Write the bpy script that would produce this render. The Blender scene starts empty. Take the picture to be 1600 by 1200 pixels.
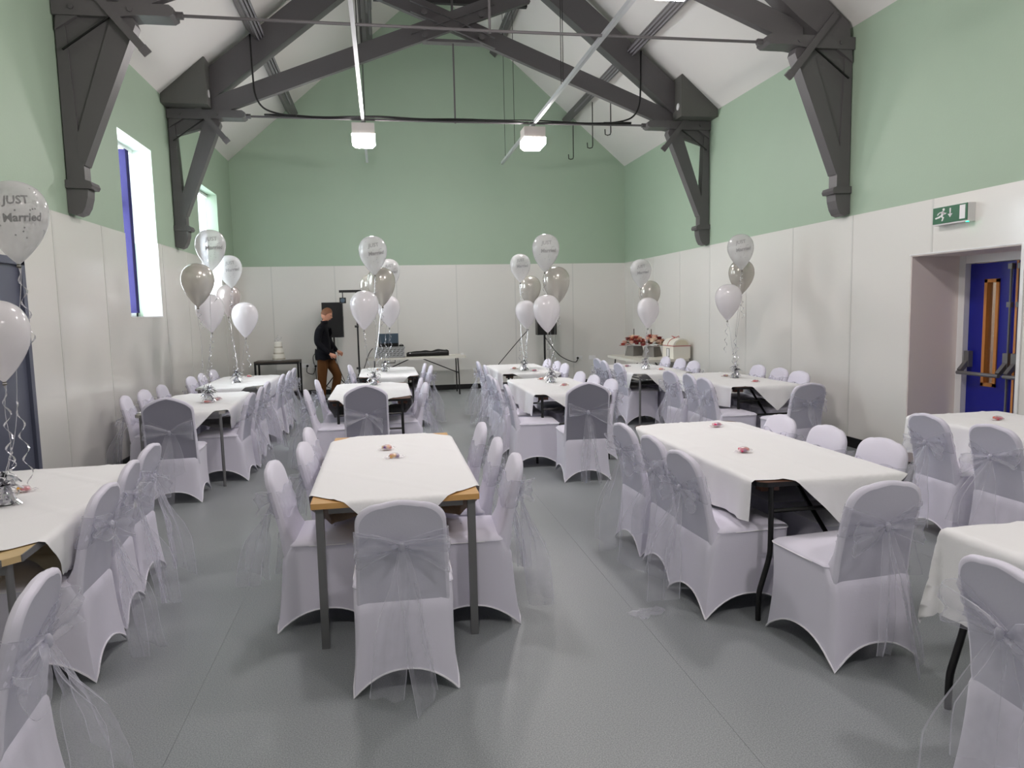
import bpy, bmesh, math, random
from math import sin, cos, pi, radians, sqrt, exp, atan2
from mathutils import Vector, Matrix, noise

SC = bpy.context.scene
COL = SC.collection

# ------------------------------------------------------------------ camera, world, exposure
F_PX, PITCH, YAW, ROLL, CAM_H = 1133.0, -0.10138, 0.17327, -0.02197, 1.65
fwd = Vector((sin(YAW)*cos(PITCH), cos(YAW)*cos(PITCH), sin(PITCH)))
rt0 = Vector((cos(YAW), -sin(YAW), 0)); up0 = rt0.cross(fwd)
rgt = rt0*cos(ROLL)+up0*sin(ROLL); upv = -rt0*sin(ROLL)+up0*cos(ROLL)
cd = bpy.data.cameras.new('camera'); cam = bpy.data.objects.new('camera', cd); COL.objects.link(cam)
cd.sensor_width = 36; cd.sensor_fit = 'HORIZONTAL'; cd.lens = F_PX/1600*36
cd.clip_start = .05; cd.clip_end = 200
M = Matrix.Identity(4)
for i, v in enumerate((rgt, upv, -fwd)):
    for j in range(3): M[j][i] = v[j]
M.translation = (0, 0, CAM_H); cam.matrix_world = M
SC.camera = cam

w = bpy.data.worlds.new('world'); SC.world = w; w.use_nodes = True
bg = w.node_tree.nodes['Background']
bg.inputs[0].default_value = (.86, .94, 1, 1); bg.inputs[1].default_value = 15.0
LAMP_STRENGTH = 95.0
SC.view_settings.view_transform = 'Standard'; SC.view_settings.look = 'None'
SC.view_settings.gamma = 1; SC.view_settings.use_curve_mapping = False
SC.view_settings.exposure = 0.27
try:
    SC.cycles.max_bounces = 10; SC.cycles.diffuse_bounces = 5; SC.cycles.transparent_max_bounces = 40
    SC.cycles.use_denoising = True
    SC.cycles.caustics_reflective = False; SC.cycles.caustics_refractive = False
    SC.cycles.sample_clamp_indirect = 6
except Exception: pass

# ------------------------------------------------------------------ helpers
class MB:
    def __init__(s): s.v = []; s.f = []; s.m = []; s.uv = None
    def add(s, vs, fs, mi=0):
        o = len(s.v); s.v += [tuple(p) for p in vs]
        for f in fs: s.f.append(tuple(i+o for i in f)); s.m.append(mi)
        return s
    def box(s, x0, x1, y0, y1, z0, z1, mi=0, T=None):
        vs = [Vector((x, y, z)) for z in (z0, z1) for y in (y0, y1) for x in (x0, x1)]
        if T: vs = [T @ p for p in vs]
        return s.add(vs, [(0,2,3,1),(4,5,7,6),(0,1,5,4),(2,6,7,3),(0,4,6,2),(1,3,7,5)], mi)
    def bar(s, a, b, wd, ht, mi=0, up=(0,0,1)):
        a, b = Vector(a), Vector(b); d = (b-a).normalized(); u = Vector(up)
        if abs(d.dot(u)) > .99: u = Vector((0,1,0))
        sx = d.cross(u).normalized()*wd/2; sz = sx.cross(d).normalized()*ht/2
        vs = [p+q for p in (a, b) for q in (-sx-sz, sx-sz, sx+sz, -sx+sz)]
        return s.add(vs, [(0,1,2,3),(7,6,5,4),(0,4,5,1),(1,5,6,2),(2,6,7,3),(3,7,4,0)], mi)
    def prism(s, poly, ax, a, b, mi=0):
        n = len(poly)
        def P(p, t):
            if ax == 1: return (p[0], t, p[1])
            if ax == 0: return (t, p[0], p[1])
            return (p[0], p[1], t)
        vs = [P(p, a) for p in poly]+[P(p, b) for p in poly]
        fs = [tuple(range(n)), tuple(range(2*n-1, n-1, -1))]+[(i, i+n, (i+1)%n+n, (i+1)%n) for i in range(n)]
        return s.add(vs, fs, mi)
    def tube(s, path, r, n=8, mi=0, cap=True):
        path = [Vector(p) for p in path]; R = r if isinstance(r, (list, tuple)) else [r]*len(path)
        vs = []; prev = None
        for i, p in enumerate(path):
            d = (path[min(i+1, len(path)-1)]-path[max(i-1, 0)])
            d = d.normalized() if d.length > 1e-9 else Vector((0,0,1))
            if prev is None:
                u = Vector((0,0,1)) if abs(d.z) < .9 else Vector((1,0,0)); sx = d.cross(u).normalized()
            else:
                sx = (prev-d*prev.dot(d)); sx = sx.normalized() if sx.length > 1e-6 else d.orthogonal().normalized()
            prev = sx; sy = d.cross(sx)
            for k in range(n):
                a = 2*pi*k/n; vs.append(p+(sx*cos(a)+sy*sin(a))*R[i])
        fs = []
        for i in range(len(path)-1):
            for k in range(n): fs.append((i*n+k, i*n+(k+1)%n, (i+1)*n+(k+1)%n, (i+1)*n+k))
        if cap: fs += [tuple(range(n-1, -1, -1)), tuple(range((len(path)-1)*n, len(path)*n))]
        return s.add(vs, fs, mi)
    def lathe(s, prof, n=24, c=(0,0,0), mi=0):
        vs = [(c[0]+r*cos(2*pi*k/n), c[1]+r*sin(2*pi*k/n), c[2]+z) for r, z in prof for k in range(n)]
        fs = [(i*n+k, i*n+(k+1)%n, (i+1)*n+(k+1)%n, (i+1)*n+k) for i in range(len(prof)-1) for k in range(n)]
        fs += [tuple(range(n-1, -1, -1)), tuple(range((len(prof)-1)*n, len(prof)*n))]
        return s.add(vs, fs, mi)
    def grid(s, rows, mi=0, close=False, uv=False):
        nr, nc = len(rows), len(rows[0]); vs = [p for r in rows for p in r]
        fs = []
        for i in range(nr-1):
            for j in range(nc if close else nc-1):
                k = (j+1) % nc; fs.append((i*nc+j, i*nc+k, (i+1)*nc+k, (i+1)*nc+j))
        if uv:
            if s.uv is None: s.uv = {}
            o = len(s.v)
            for i in range(nr):
                for j in range(nc): s.uv[o+i*nc+j] = (i/(nr-1), j/(nc-1))
        return s.add(vs, fs, mi)
    def ball(s, c, r, n=10, sc=(1,1,1), mi=0):
        pr = [(sin(pi*i/(n//2+1))*r, -cos(pi*i/(n//2+1))*r) for i in range(1, n//2+1)]
        o = len(s.v); s.lathe(pr, n, (0,0,0), mi)
        for i in range(o, len(s.v)):
            x, y, z = s.v[i]; s.v[i] = (c[0]+x*sc[0], c[1]+y*sc[1], c[2]+z*sc[2])
        return s
    def mesh(s, name, mats, smooth=False):
        me = bpy.data.meshes.new(name); me.from_pydata(s.v, [], s.f)
        for m in (mats if isinstance(mats, (list, tuple)) else [mats]): me.materials.append(m)
        me.polygons.foreach_set('material_index', s.m)
        if s.uv:
            l = me.uv_layers.new(name='UVMap')
            for lp in me.loops: l.data[lp.index].uv = s.uv.get(lp.vertex_index, (.5, .5))
        bm = bmesh.new(); bm.from_mesh(me); bmesh.ops.recalc_face_normals(bm, faces=bm.faces); bm.to_mesh(me); bm.free()
        if smooth:
            me.polygons.foreach_set('use_smooth', [True]*len(me.polygons))
            if smooth is not True:
                try: me.set_sharp_from_angle(angle=radians(smooth))
                except Exception: pass
        return me
    def build(s, name, mats, parent=None, smooth=False):
        return link(name, s.mesh(name, mats, smooth), parent)

def spline(pts, n=8):
    P = [Vector(p) for p in pts]; out = []
    for i in range(len(P)-1):
        p0, p1, p2, p3 = P[max(i-1, 0)], P[i], P[i+1], P[min(i+2, len(P)-1)]
        for k in range(n):
            q = k/n; out.append(.5*((2*p1)+(p2-p0)*q+(2*p0-5*p1+4*p2-p3)*q*q+(3*p1-p0-3*p2+p3)*q**3))
    return out+[P[-1]]
def link(name, me, parent=None, loc=None, rz=None):
    o = bpy.data.objects.new(name, me); COL.objects.link(o)
    if parent: o.parent = parent
    if loc: o.location = loc
    if rz: o.rotation_euler.z = rz
    return o
def tag(o, label=None, cat=None, group=None, kind=None):
    if label: o['label'] = label
    if cat: o['category'] = cat
    if group: o['group'] = group
    if kind: o['kind'] = kind
    return o
def thing(name, label, cat, loc=(0,0,0), rz=0, group=None):
    o = link(name, None, None, loc, rz); o.empty_display_size = .1
    return tag(o, label, cat, group)
def struct(name, mb, m, parent=None, smooth=False):
    o = mb.build(name, m, parent, smooth); o['kind'] = 'structure'; return o
def nz(p, s=1.0): return noise.noise(Vector(p)*s)

# ------------------------------------------------------------------ materials
def mat(name, col, rough=.5, metal=0, spec=.5, bump=0, bscale=40, var=0, vscale=3, emit=0, coat=0, alpha=1, trans=0, sheen=0):
    m = bpy.data.materials.new(name); m.use_nodes = True; nt = m.node_tree; b = nt.nodes['Principled BSDF']
    c = tuple((x/12.92 if x <= .04045 else ((x+.055)/1.055)**2.4) for x in col)+(1,)
    b.inputs['Base Color'].default_value = c; b.inputs['Roughness'].default_value = rough
    b.inputs['Metallic'].default_value = metal; b.inputs['Specular IOR Level'].default_value = spec
    b.inputs['Coat Weight'].default_value = coat; b.inputs['Alpha'].default_value = alpha
    b.inputs['Transmission Weight'].default_value = trans; b.inputs['Sheen Weight'].default_value = sheen
    if emit: b.inputs['Emission Color'].default_value = c; b.inputs['Emission Strength'].default_value = emit
    if bump or var: tc = nt.nodes.new('ShaderNodeTexCoord')
    if bump:
        n = nt.nodes.new('ShaderNodeTexNoise'); n.inputs['Scale'].default_value = bscale; n.inputs['Detail'].default_value = 4
        nt.links.new(tc.outputs['Object'], n.inputs['Vector'])
        bp = nt.nodes.new('ShaderNodeBump'); bp.inputs['Strength'].default_value = bump; bp.inputs['Distance'].default_value = .01
        nt.links.new(n.outputs['Fac'], bp.inputs['Height']); nt.links.new(bp.outputs['Normal'], b.inputs['Normal'])
    if var:
        n = nt.nodes.new('ShaderNodeTexNoise'); n.inputs['Scale'].default_value = vscale; n.inputs['Detail'].default_value = 5
        nt.links.new(tc.outputs['Object'], n.inputs['Vector'])
        mx = nt.nodes.new('ShaderNodeMix'); mx.data_type = 'RGBA'
        mx.inputs[6].default_value = tuple(x*(1-var) for x in c[:3])+(1,); mx.inputs[7].default_value = tuple(min(1, x*(1+var)) for x in c[:3])+(1,)
        nt.links.new(n.outputs['Fac'], mx.inputs[0]); nt.links.new(mx.outputs[2], b.inputs['Base Color'])
    return m

def lin(col): return tuple((x/12.92 if x <= .04045 else ((x+.055)/1.055)**2.4) for x in col)+(1,)
def sheer(name, col, base, edge, gloss=.12, crinkle=.5):
    # organza / cellophane: thin woven film, denser along its two hems (UV u = across the strip)
    m = bpy.data.materials.new(name); m.use_nodes = True; nt = m.node_tree; N = nt.nodes; L = nt.links
    out = N['Material Output']; N.remove(N['Principled BSDF'])
    tr = N.new('ShaderNodeBsdfTransparent'); df = N.new('ShaderNodeBsdfDiffuse'); tl = N.new('ShaderNodeBsdfTranslucent'); gl = N.new('ShaderNodeBsdfGlossy')
    for n in (df, tl): n.inputs[0].default_value = lin(col)
    gl.inputs[0].default_value = (1,1,1,1); gl.inputs['Roughness'].default_value = .32
    a = N.new('ShaderNodeMixShader'); a.inputs[0].default_value = .45; L.new(df.outputs[0], a.inputs[1]); L.new(tl.outputs[0], a.inputs[2])
    b = N.new('ShaderNodeMixShader'); b.inputs[0].default_value = gloss; L.new(a.outputs[0], b.inputs[1]); L.new(gl.outputs[0], b.inputs[2])
    c = N.new('ShaderNodeMixShader'); L.new(tr.outputs[0], c.inputs[1]); L.new(b.outputs[0], c.inputs[2]); L.new(c.outputs[0], out.inputs[0])
    uv = N.new('ShaderNodeTexCoord'); sp = N.new('ShaderNodeSeparateXYZ'); L.new(uv.outputs['UV'], sp.inputs[0])
    s1 = N.new('ShaderNodeMath'); s1.operation = 'SUBTRACT'; L.new(sp.outputs[1], s1.inputs[0]); s1.inputs[1].default_value = .5
    s2 = N.new('ShaderNodeMath'); s2.operation = 'ABSOLUTE'; L.new(s1.outputs[0], s2.inputs[0])
    s3 = N.new('ShaderNodeMath'); s3.operation = 'GREATER_THAN'; L.new(s2.outputs[0], s3.inputs[0]); s3.inputs[1].default_value = .478
    no = N.new('ShaderNodeTexNoise'); no.inputs['Scale'].default_value = 13; no.inputs['Detail'].default_value = 3; L.new(uv.outputs['Object'], no.inputs['Vector'])
    rm = N.new('ShaderNodeMapRange'); rm.inputs[1].default_value = .3; rm.inputs[2].default_value = .75; rm.inputs[3].default_value = base*.75; rm.inputs[4].default_value = base*1.3
    L.new(no.outputs['Fac'], rm.inputs[0])
    lw = N.new('ShaderNodeLayerWeight'); lw.inputs[0].default_value = .35
    s5 = N.new('ShaderNodeMath'); s5.operation = 'MULTIPLY_ADD'; L.new(lw.outputs['Facing'], s5.inputs[0]); s5.inputs[1].default_value = .26; L.new(rm.outputs[0], s5.inputs[2])
    s4 = N.new('ShaderNodeMath'); s4.operation = 'MULTIPLY_ADD'; s4.use_clamp = True; L.new(s3.outputs[0], s4.inputs[0]); s4.inputs[1].default_value = edge; L.new(s5.outputs[0], s4.inputs[2])
    L.new(s4.outputs[0], c.inputs[0])
    bp = N.new('ShaderNodeBump'); bp.inputs['Strength'].default_value = crinkle; bp.inputs['Distance'].default_value = .01; L.new(no.outputs['Fac'], bp.inputs['Height'])
    for n in (df, tl, gl): L.new(bp.outputs[0], n.inputs['Normal'])
    return m

def balloon_mat(name, col, tr, metal=0, rough=.16):
    m = mat(name, col, rough, metal, coat=.4); nt = m.node_tree; N = nt.nodes; L = nt.links; b = N['Principled BSDF']
    tl = N.new('ShaderNodeBsdfTranslucent'); tl.inputs[0].default_value = lin(col)
    t = N.new('ShaderNodeBsdfTransparent')
    a = N.new('ShaderNodeMixShader'); a.inputs[0].default_value = .3 if not metal else .1
    L.new(b.outputs[0], a.inputs[1]); L.new(tl.outputs[0], a.inputs[2])
    lw = N.new('ShaderNodeLayerWeight'); lw.inputs[0].default_value = .3
    r = N.new('ShaderNodeMapRange'); r.inputs[3].default_value = tr; r.inputs[4].default_value = tr*.15
    L.new(lw.outputs['Facing'], r.inputs[0])
    c = N.new('ShaderNodeMixShader'); L.new(r.outputs[0], c.inputs[0]); L.new(a.outputs[0], c.inputs[1]); L.new(t.outputs[0], c.inputs[2])
    L.new(c.outputs[0], N['Material Output'].inputs[0]); return m

def floor_mat():
    m = mat('floor_vinyl', (.47,.49,.50), .34, bump=.12, bscale=260); nt = m.node_tree; N = nt.nodes; L = nt.links; b = N['Principled BSDF']
    tc = N.new('ShaderNodeTexCoord'); n = N.new('ShaderNodeTexNoise'); n.inputs['Scale'].default_value = 190; n.inputs['Detail'].default_value = 2
    n2 = N.new('ShaderNodeTexNoise'); n2.inputs['Scale'].default_value = 1.3; n2.inputs['Detail'].default_value = 4
    L.new(tc.outputs['Object'], n.inputs[0]); L.new(tc.outputs['Object'], n2.inputs[0])
    cr = N.new('ShaderNodeValToRGB'); cr.color_ramp.elements[0].position = .33; cr.color_ramp.elements[0].color = lin((.47,.49,.50))
    cr.color_ramp.elements[1].position = .66; cr.color_ramp.elements[1].color = lin((.61,.63,.635)); L.new(n.outputs['Fac'], cr.inputs[0])
    L.new(cr.outputs[0], b.inputs['Base Color'])
    r = N.new('ShaderNodeMapRange'); r.inputs[3].default_value = .26; r.inputs[4].default_value = .44; L.new(n2.outputs['Fac'], r.inputs[0]); L.new(r.outputs[0], b.inputs['Roughness'])
    return m

MAT = {}
MAT['green'] = mat('green_paint', (.635,.715,.63), .55, bump=.1, bscale=60, var=.02)
MAT['reveal'] = mat('reveal_glare_tint', (.88,.93,.89), .5)  # paler than the wall green: overexposed daylight put into the colour
MAT['ceil'] = mat('ceiling_paint', (.87,.86,.845), .7, bump=.1, bscale=30)
MAT['panel'] = mat('white_cladding', (.875,.87,.85), .2, coat=.15, bump=.02, bscale=3)
MAT['strip'] = mat('joint_strip', (.80,.80,.78), .3)
MAT['white'] = mat('white_gloss', (.90,.90,.90), .3)
MAT['black'] = mat('black_plastic', (.035,.035,.038), .35)
MAT['blackmetal'] = mat('black_steel', (.04,.04,.045), .38, spec=.5)
MAT['beam'] = mat('grey_painted_timber', (.36,.35,.355), .42, bump=.12, bscale=18, var=.05)
MAT['sheetbox'] = mat('grey_sheet_casing', (.36,.36,.345), .38)
MAT['floor'] = floor_mat()
MAT['cover'] = mat('white_stretch_cover', (.86,.85,.905), .6, spec=.25, sheen=.2, bump=.05, bscale=120)
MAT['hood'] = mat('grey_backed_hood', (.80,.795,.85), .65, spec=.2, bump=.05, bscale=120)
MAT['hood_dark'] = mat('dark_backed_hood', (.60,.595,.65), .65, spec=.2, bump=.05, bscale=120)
MAT['seam'] = mat('cover_seam', (.93,.925,.95), .6)
MAT['organza'] = sheer('silver_organza', (.87,.87,.915), .19, .34, .10, .18)
MAT['cloth'] = mat('white_tablecloth', (.92,.92,.925), .75, spec=.2, bump=.06, bscale=150)
MAT['oak'] = mat('oak_edge', (.80,.62,.38), .4, bump=.05, bscale=25, var=.12, vscale=9)
MAT['ply'] = mat('light_ply', (.80,.70,.52), .45, var=.08, vscale=12)
MAT['brown'] = mat('brown_board', (.36,.22,.15), .5, var=.2, vscale=8)
MAT['greylam'] = mat('grey_laminate', (.62,.61,.59), .4)
MAT['steel'] = mat('grey_steel', (.47,.47,.475), .35, metal=.4)
MAT['alu'] = mat('aluminium', (.72,.72,.73), .3, metal=.8)
MAT['trunk'] = mat('galvanised_trunking', (.78,.79,.80), .35, metal=.35)
MAT['lamp_body'] = mat('lamp_housing', (.80,.77,.75), .4)
MAT['lens'] = mat('lit_lens', (1,.966,.965), .4, emit=LAMP_STRENGTH)
MAT['blue'] = mat('blue_door', (.08,.11,.55), .32, bump=.03, bscale=20)
MAT['bluegrey'] = mat('blue_grey_door', (.36,.375,.44), .4)
MAT['blind'] = mat('blue_louvre', (.14,.12,.36), .6)
MAT['blindw'] = mat('white_louvre', (.85,.86,.88), .6)
MAT['jamb'] = mat('jamb_paint', (.90,.86,.845), .35)
MAT['pvc'] = mat('white_pvc', (.90,.91,.92), .3)
MAT['signgreen'] = mat('sign_green', (.02,.36,.21), .35)
MAT['led'] = mat('green_led', (.1,.95,.55), .3, emit=6)
MAT['bl_white'] = balloon_mat('white_latex', (.94,.93,.94), .10)
MAT['bl_clear'] = balloon_mat('pearl_clear_latex', (.88,.88,.88), .42)
MAT['bl_silver'] = balloon_mat('silver_latex', (.80,.785,.75), .10, .30, .22)
MAT['bl_pearl'] = balloon_mat('pink_pearl_latex', (.80,.76,.75), .15, .2, .2)
MAT['print'] = mat('silver_print', (.56,.56,.56), .5)
MAT['ribbon'] = mat('silver_ribbon', (.82,.82,.84), .2, metal=.6)
MAT['foil'] = mat('silver_foil', (.88,.88,.90), .2, metal=1)
MAT['cello'] = sheer('cellophane', (.97,.95,.97), .06, .2, .5, .5)
MAT['knot'] = mat('dark_knot', (.36,.34,.30), .5)
MAT['navy'] = mat('navy_top', (.055,.058,.085), .8, spec=.2, bump=.3, bscale=60)
MAT['trouser'] = mat('brown_trousers', (.35,.22,.10), .8, spec=.2, bump=.3, bscale=60)
MAT['skin'] = mat('skin', (.80,.58,.48), .5)
MAT['hair'] = mat('ginger_hair', (.45,.28,.17), .6, bump=.6, bscale=120)
MAT['boot'] = mat('dark_boot', (.10,.075,.06), .5)
MAT['cream'] = mat('cream_card', (.90,.89,.845), .5)
MAT['icing'] = mat('ivory_icing', (.93,.92,.88), .5)
MAT['lace'] = mat('lace_band', (.78,.76,.70), .6)
MAT['darkwood'] = mat('dark_table_wood', (.30,.265,.24), .4, var=.15, vscale=10)
MAT['plast_table'] = mat('offwhite_plastic', (.84,.83,.79), .4)
MAT['hatbox'] = mat('grey_hatbox', (.47,.46,.44), .6)
MAT['screen'] = mat('laptop_lid', (.27,.33,.38), .3)
MAT['glass'] = sheer('pane_glass', (1,1,1), .05, 0, 1.0, 0)
MAT['oakbead'] = mat('oak_bead', (.78,.52,.26), .35, var=.1, vscale=10)
MAT['corridor'] = mat('corridor_paint', (.80,.66,.60), .6)

# ------------------------------------------------------------------ room shell
XL, XR, YB, ZP, ZE, ZR = -2.8786, 5.2545, 15.3616, 2.6252, 4.6879, 8.205
XM = (XL+XR)/2; YF = -6.5; WT = .36
def roof(x): return ZE+(ZR-ZE)*(1-abs(x-XM)/(XR-XM))

def wall_boxes(mb, x0, x1, ya, yb, za, zb, holes):
    ys = sorted({ya, yb}|{h[0] for h in holes}|{h[1] for h in holes}); zs = sorted({za, zb}|{h[2] for h in holes}|{h[3] for h in holes})
    for i in range(len(ys)-1):
        for j in range(len(zs)-1):
            cy, cz = (ys[i]+ys[i+1])/2, (zs[j]+zs[j+1])/2
            if any(h[0] < cy < h[1] and h[2] < cz < h[3] for h in holes): continue
            mb.box(x0, x1, ys[i], ys[i+1], zs[j], zs[j+1])
W1 = (9.08, 10.32, 1.66, 3.81); W2 = (12.66, 14.11, 1.66, 3.84); DL = (5.55, 6.57, 0, 2.15); DR = (5.26, 6.56, 0, 2.105)
mb = MB(); wall_boxes(mb, XL-WT, XL, YF, YB, 0, ZE, [W1, W2, DL]); wl = struct('wall_left', mb, MAT['green'])
mb = MB(); wall_boxes(mb, XR, XR+.72, YF, YB, 0, ZE, [DR]); wr = struct('wall_right', mb, MAT['green'])
gable = [(XL-WT, 0), (XR+.72, 0), (XR+.72, ZE-.4), (XR, ZE), (XM, ZR), (XL, ZE), (XL-WT, ZE-.2)]
wb = struct('wall_back', MB().prism(gable, 1, YB, YB+.3), MAT['green'])
struct('wall_front', MB().prism(gable, 1, YF-.3, YF), MAT['green'])
mb = MB()
sl = (ZR-ZE)/(XM-XL)
for sgn in (-1, 1):
    e = XM+sgn*(XR-XM); e2 = e+sgn*.8
    mb.prism([(XM, ZR), (e, ZE), (e2, ZE-.8*sl), (e2, ZE-.8*sl+.25), (XM, ZR+.25)], 1, YF-.3, YB+.3)
struct('ceiling', mb, MAT['ceil'])
fl = struct('floor', MB().box(XL-WT, XR+.72, YF-.3, YB+.3, -.12, -.006), mat('screed', (.36,.37,.38), .9))
xs = [XL-.05, -.866, 1.285, 3.43, XR+.05]
for i in range(4):
    MB().box(xs[i]+.0006, xs[i+1]-.0006, YF, YB, -.006, 0).build('vinyl_sheet', MAT['floor'], fl)
struct('trim_1', MB().box(XR, XR+.7, DR[0], DR[1], -.006, .0), MAT['floor'])

# hygienic wall cladding: each sheet a slab of its own with a joint strip between neighbours
def clad(parent, axis, pos, sgn, a, b, seams, holes=()):
    cuts = [a]+sorted(s for s in seams if a+.02 < s < b-.02)+[b]
    for i in range(len(cuts)-1):
        u0, u1 = cuts[i]+.002, cuts[i+1]-.002; mb = MB()
        us = sorted({u0, u1}|{min(max(h[0], u0), u1) for h in holes}|{min(max(h[1], u0), u1) for h in holes})
        zs = sorted({.0, ZP}|{min(max(h[2], 0), ZP) for h in holes}|{min(max(h[3], 0), ZP) for h in holes})
        for k in range(len(us)-1):
            for j in range(len(zs)-1):
                if us[k+1]-us[k] < 1e-6 or zs[j+1]-zs[j] < 1e-6: continue
                cu, cz = (us[k]+us[k+1])/2, (zs[j]+zs[j+1])/2
                if any(h[0] < cu < h[1] and h[2] < cz < h[3] for h in holes): continue
                lo, hi = sorted((pos, pos+sgn*.008))
                if axis == 0: mb.box(lo, hi, us[k], us[k+1], zs[j], zs[j+1])
                else: mb.box(us[k], us[k+1], lo, hi, zs[j], zs[j+1])
        if mb.v: mb.build('wall_panel', MAT['panel'], parent)
    for s in cuts[1:-1]:
        z0 = .1
        for h in holes:
            if h[0]-.03 < s < h[1]+.03: z0 = h[3] if h[2] <= .1 else z0
        z1 = ZP
        for h in holes:
            if h[0]-.03 < s < h[1]+.03 and h[2] > .1: z1 = h[2]
        lo, hi = sorted((pos, pos+sgn*.0105)); m2 = MB()
        if axis == 0: m2.box(lo, hi, s-.012, s+.012, z0, z1)
        else: m2.box(s-.012, s+.012, lo, hi, z0, z1)
        m2.build('joint_strip', MAT['strip'], parent)
clad(wl, 0, XL, 1, YF, YB, [7.18-1.2*k for k in range(1, 11)]+[7.18, 8.36, 10.5, 11.7, 14.2], [W1, W2, DL])
clad(wr, 0, XR, -1, YF, YB, [11.15-1.215*k for k in range(14)]+[12.36, 13.58, 14.8], [DR])
clad(wb, 1, YB, -1, XL, XR, [-2.18, -.94, .30, 1.55, 2.8, 4.07])
# thin pale sheets over the nearer window's green reveal: daylight glare as colour
for y0, y1 in ((W1[0], W1[0]+.004), (W1[1]-.004, W1[1])): MB().box(XL-.298, XL-.0005, y0, y1, ZP, W1[3]).build('reveal_glare_sheet', MAT['reveal'], wl)
MB().box(XL-.298, XL-.0005, W1[0], W1[1], W1[3]-.004, W1[3]).build('reveal_glare_sheet', MAT['reveal'], wl)
# cladding returned into the window reveals
for W in (W1, W2):
    for y0, y1 in ((W[0], W[0]+.008), (W[1]-.008, W[1])): MB().box(XL-.23, XL+.006, y0, y1, W[2], ZP).build('reveal_panel', MAT['panel'], wl)
    MB().box(XL-.24, XL+.012, W[0], W[1], W[2], W[2]+.012).build('sill_board', MAT['white'], wl)
for n, b_ in (('baseboard_left', (XL, XL+.022, DL[1]+.05, YB)), ('baseboard_left_near', (XL, XL+.022, YF, DL[0]-.05)),
              ('baseboard_right', (XR-.022, XR, DR[1], YB)), ('baseboard_right_near', (XR-.022, XR, YF, DR[0]))):
    struct(n, MB().box(b_[0], b_[1], b_[2], b_[3], 0, .115), MAT['black'])
struct('baseboard_back', MB().box(XL, XR, YB-.022, YB, 0, .105), MAT['black'])

# windows with stacked louvre blinds
def window(n, W, xin, slat_m, y_stack, nsl, full):
    g = MB(); y0, y1, z0, z1 = W
    for a, b in ((y0, y0+.06), (y1-.06, y1), ((y0+y1)/2-.035, (y0+y1)/2+.035)): g.box(xin-.05, xin, a, b, z0, z1)
    for a, b in ((z0, z0+.06), (z1-.06, z1), (z1-.75, z1-.69)): g.box(xin-.05, xin, y0, y1, a, b)
    o = struct('window_%d' % n, g, MAT['pvc'])
    for a, b in ((y0+.06, (y0+y1)/2-.035), ((y0+y1)/2+.035, y1-.06)):
        for c, d in ((z0+.06, z1-.75), (z1-.69, z1-.06)): MB().box(xin-.03, xin-.024, a, b, c, d).build('pane', MAT['glass'], o)
    t = thing('vertical_blind', ('dark blue vertical blind drawn aside in the nearer tall window' if n == 1 else 'white vertical blind hanging in the far tall window'), 'blind', (xin+.05, y1, z1), 0)
    MB().box(-.03, .03, y0-y1+.03, -.03, -.06, -.005).build('headrail', MAT['white'], t)
    for k in range(nsl):
        y = y_stack-y1+ (k*.024 if not full else k*.105)
        s = MB(); T = Matrix.Translation((0, y, 0)) @ Matrix.Rotation(radians(12+8*sin(k*2.1)) if not full else radians(-32+5*sin(k)), 4, 'Z')
        s.box(-.044, .044, -.0015, .0015, z0-z1+.06, -.05, T=T); s.build('louvre', slat_m, t)
window(1, W1, XL-.30, MAT['blind'], 9.97, 6, False)
window(2, W2, XL-.24, MAT['blindw'], 12.85, 11, True)

# blue-grey door on the left
g = MB()
g.box(XL-.06, XL+.02, DL[1]-.05, DL[1]+.01, 0, DL[3]+.01).box(XL-.06, XL+.02, DL[0]-.01, DL[0]+.05, 0, DL[3]+.01).box(XL-.06, XL+.02, DL[0], DL[1], DL[3]-.05, DL[3]+.01)
d1 = struct('door_1', g, MAT['bluegrey'])
MB().box(XL-.06, XL-.01, DL[0]+.05, DL[1]-.05, .01, DL[3]-.05).build('door_leaf', MAT['bluegrey'], d1)
h = MB().tube([(XL, DL[0]+.13, 1.0), (XL+.05, DL[0]+.13, 1.0), (XL+.05, DL[0]+.25, 1.0)], .01); h.build('door_handle', MAT['alu'], d1, True)

# fire exit door in its deep reveal on the right
XD = XR+.60
g = MB()
g.box(XD-.06, XD+.08, DR[1]-.09, DR[1]-.0005, 0, DR[3]-.0005).box(XD-.06, XD+.08, DR[0]+.0005, DR[0]+.09, 0, DR[3]-.0005).box(XD-.058, XD+.078, DR[0]+.09, DR[1]-.09, DR[3]-.09, DR[3]-.0005)
d2 = struct('door_2', g, MAT['white'])
for y0, y1 in ((DR[1]-.01, DR[1]), (DR[0], DR[0]+.01)): MB().box(XR-.004, XD-.06, y0, y1, 0, DR[3]-.01).build('reveal_lining', MAT['jamb'], d2)
MB().box(XR-.004, XD-.06, DR[0], DR[1], DR[3]-.01, DR[3]).build('reveal_lining', MAT['jamb'], d2)
g = MB()
for y0, y1 in ((DR[0]-.03, DR[0]+.002),): g.box(XR-.022, XR-.006, y0, y1, 0, DR[3]+.0)
g.box(XR-.014, XR-.006, DR[0]-.03, DR[1]+.02, DR[3], DR[3]+.012); g.build('corner_trim', MAT['white'], d2)
LZ1 = DR[3]-.095
LM = (DR[0]+DR[1])/2
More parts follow.
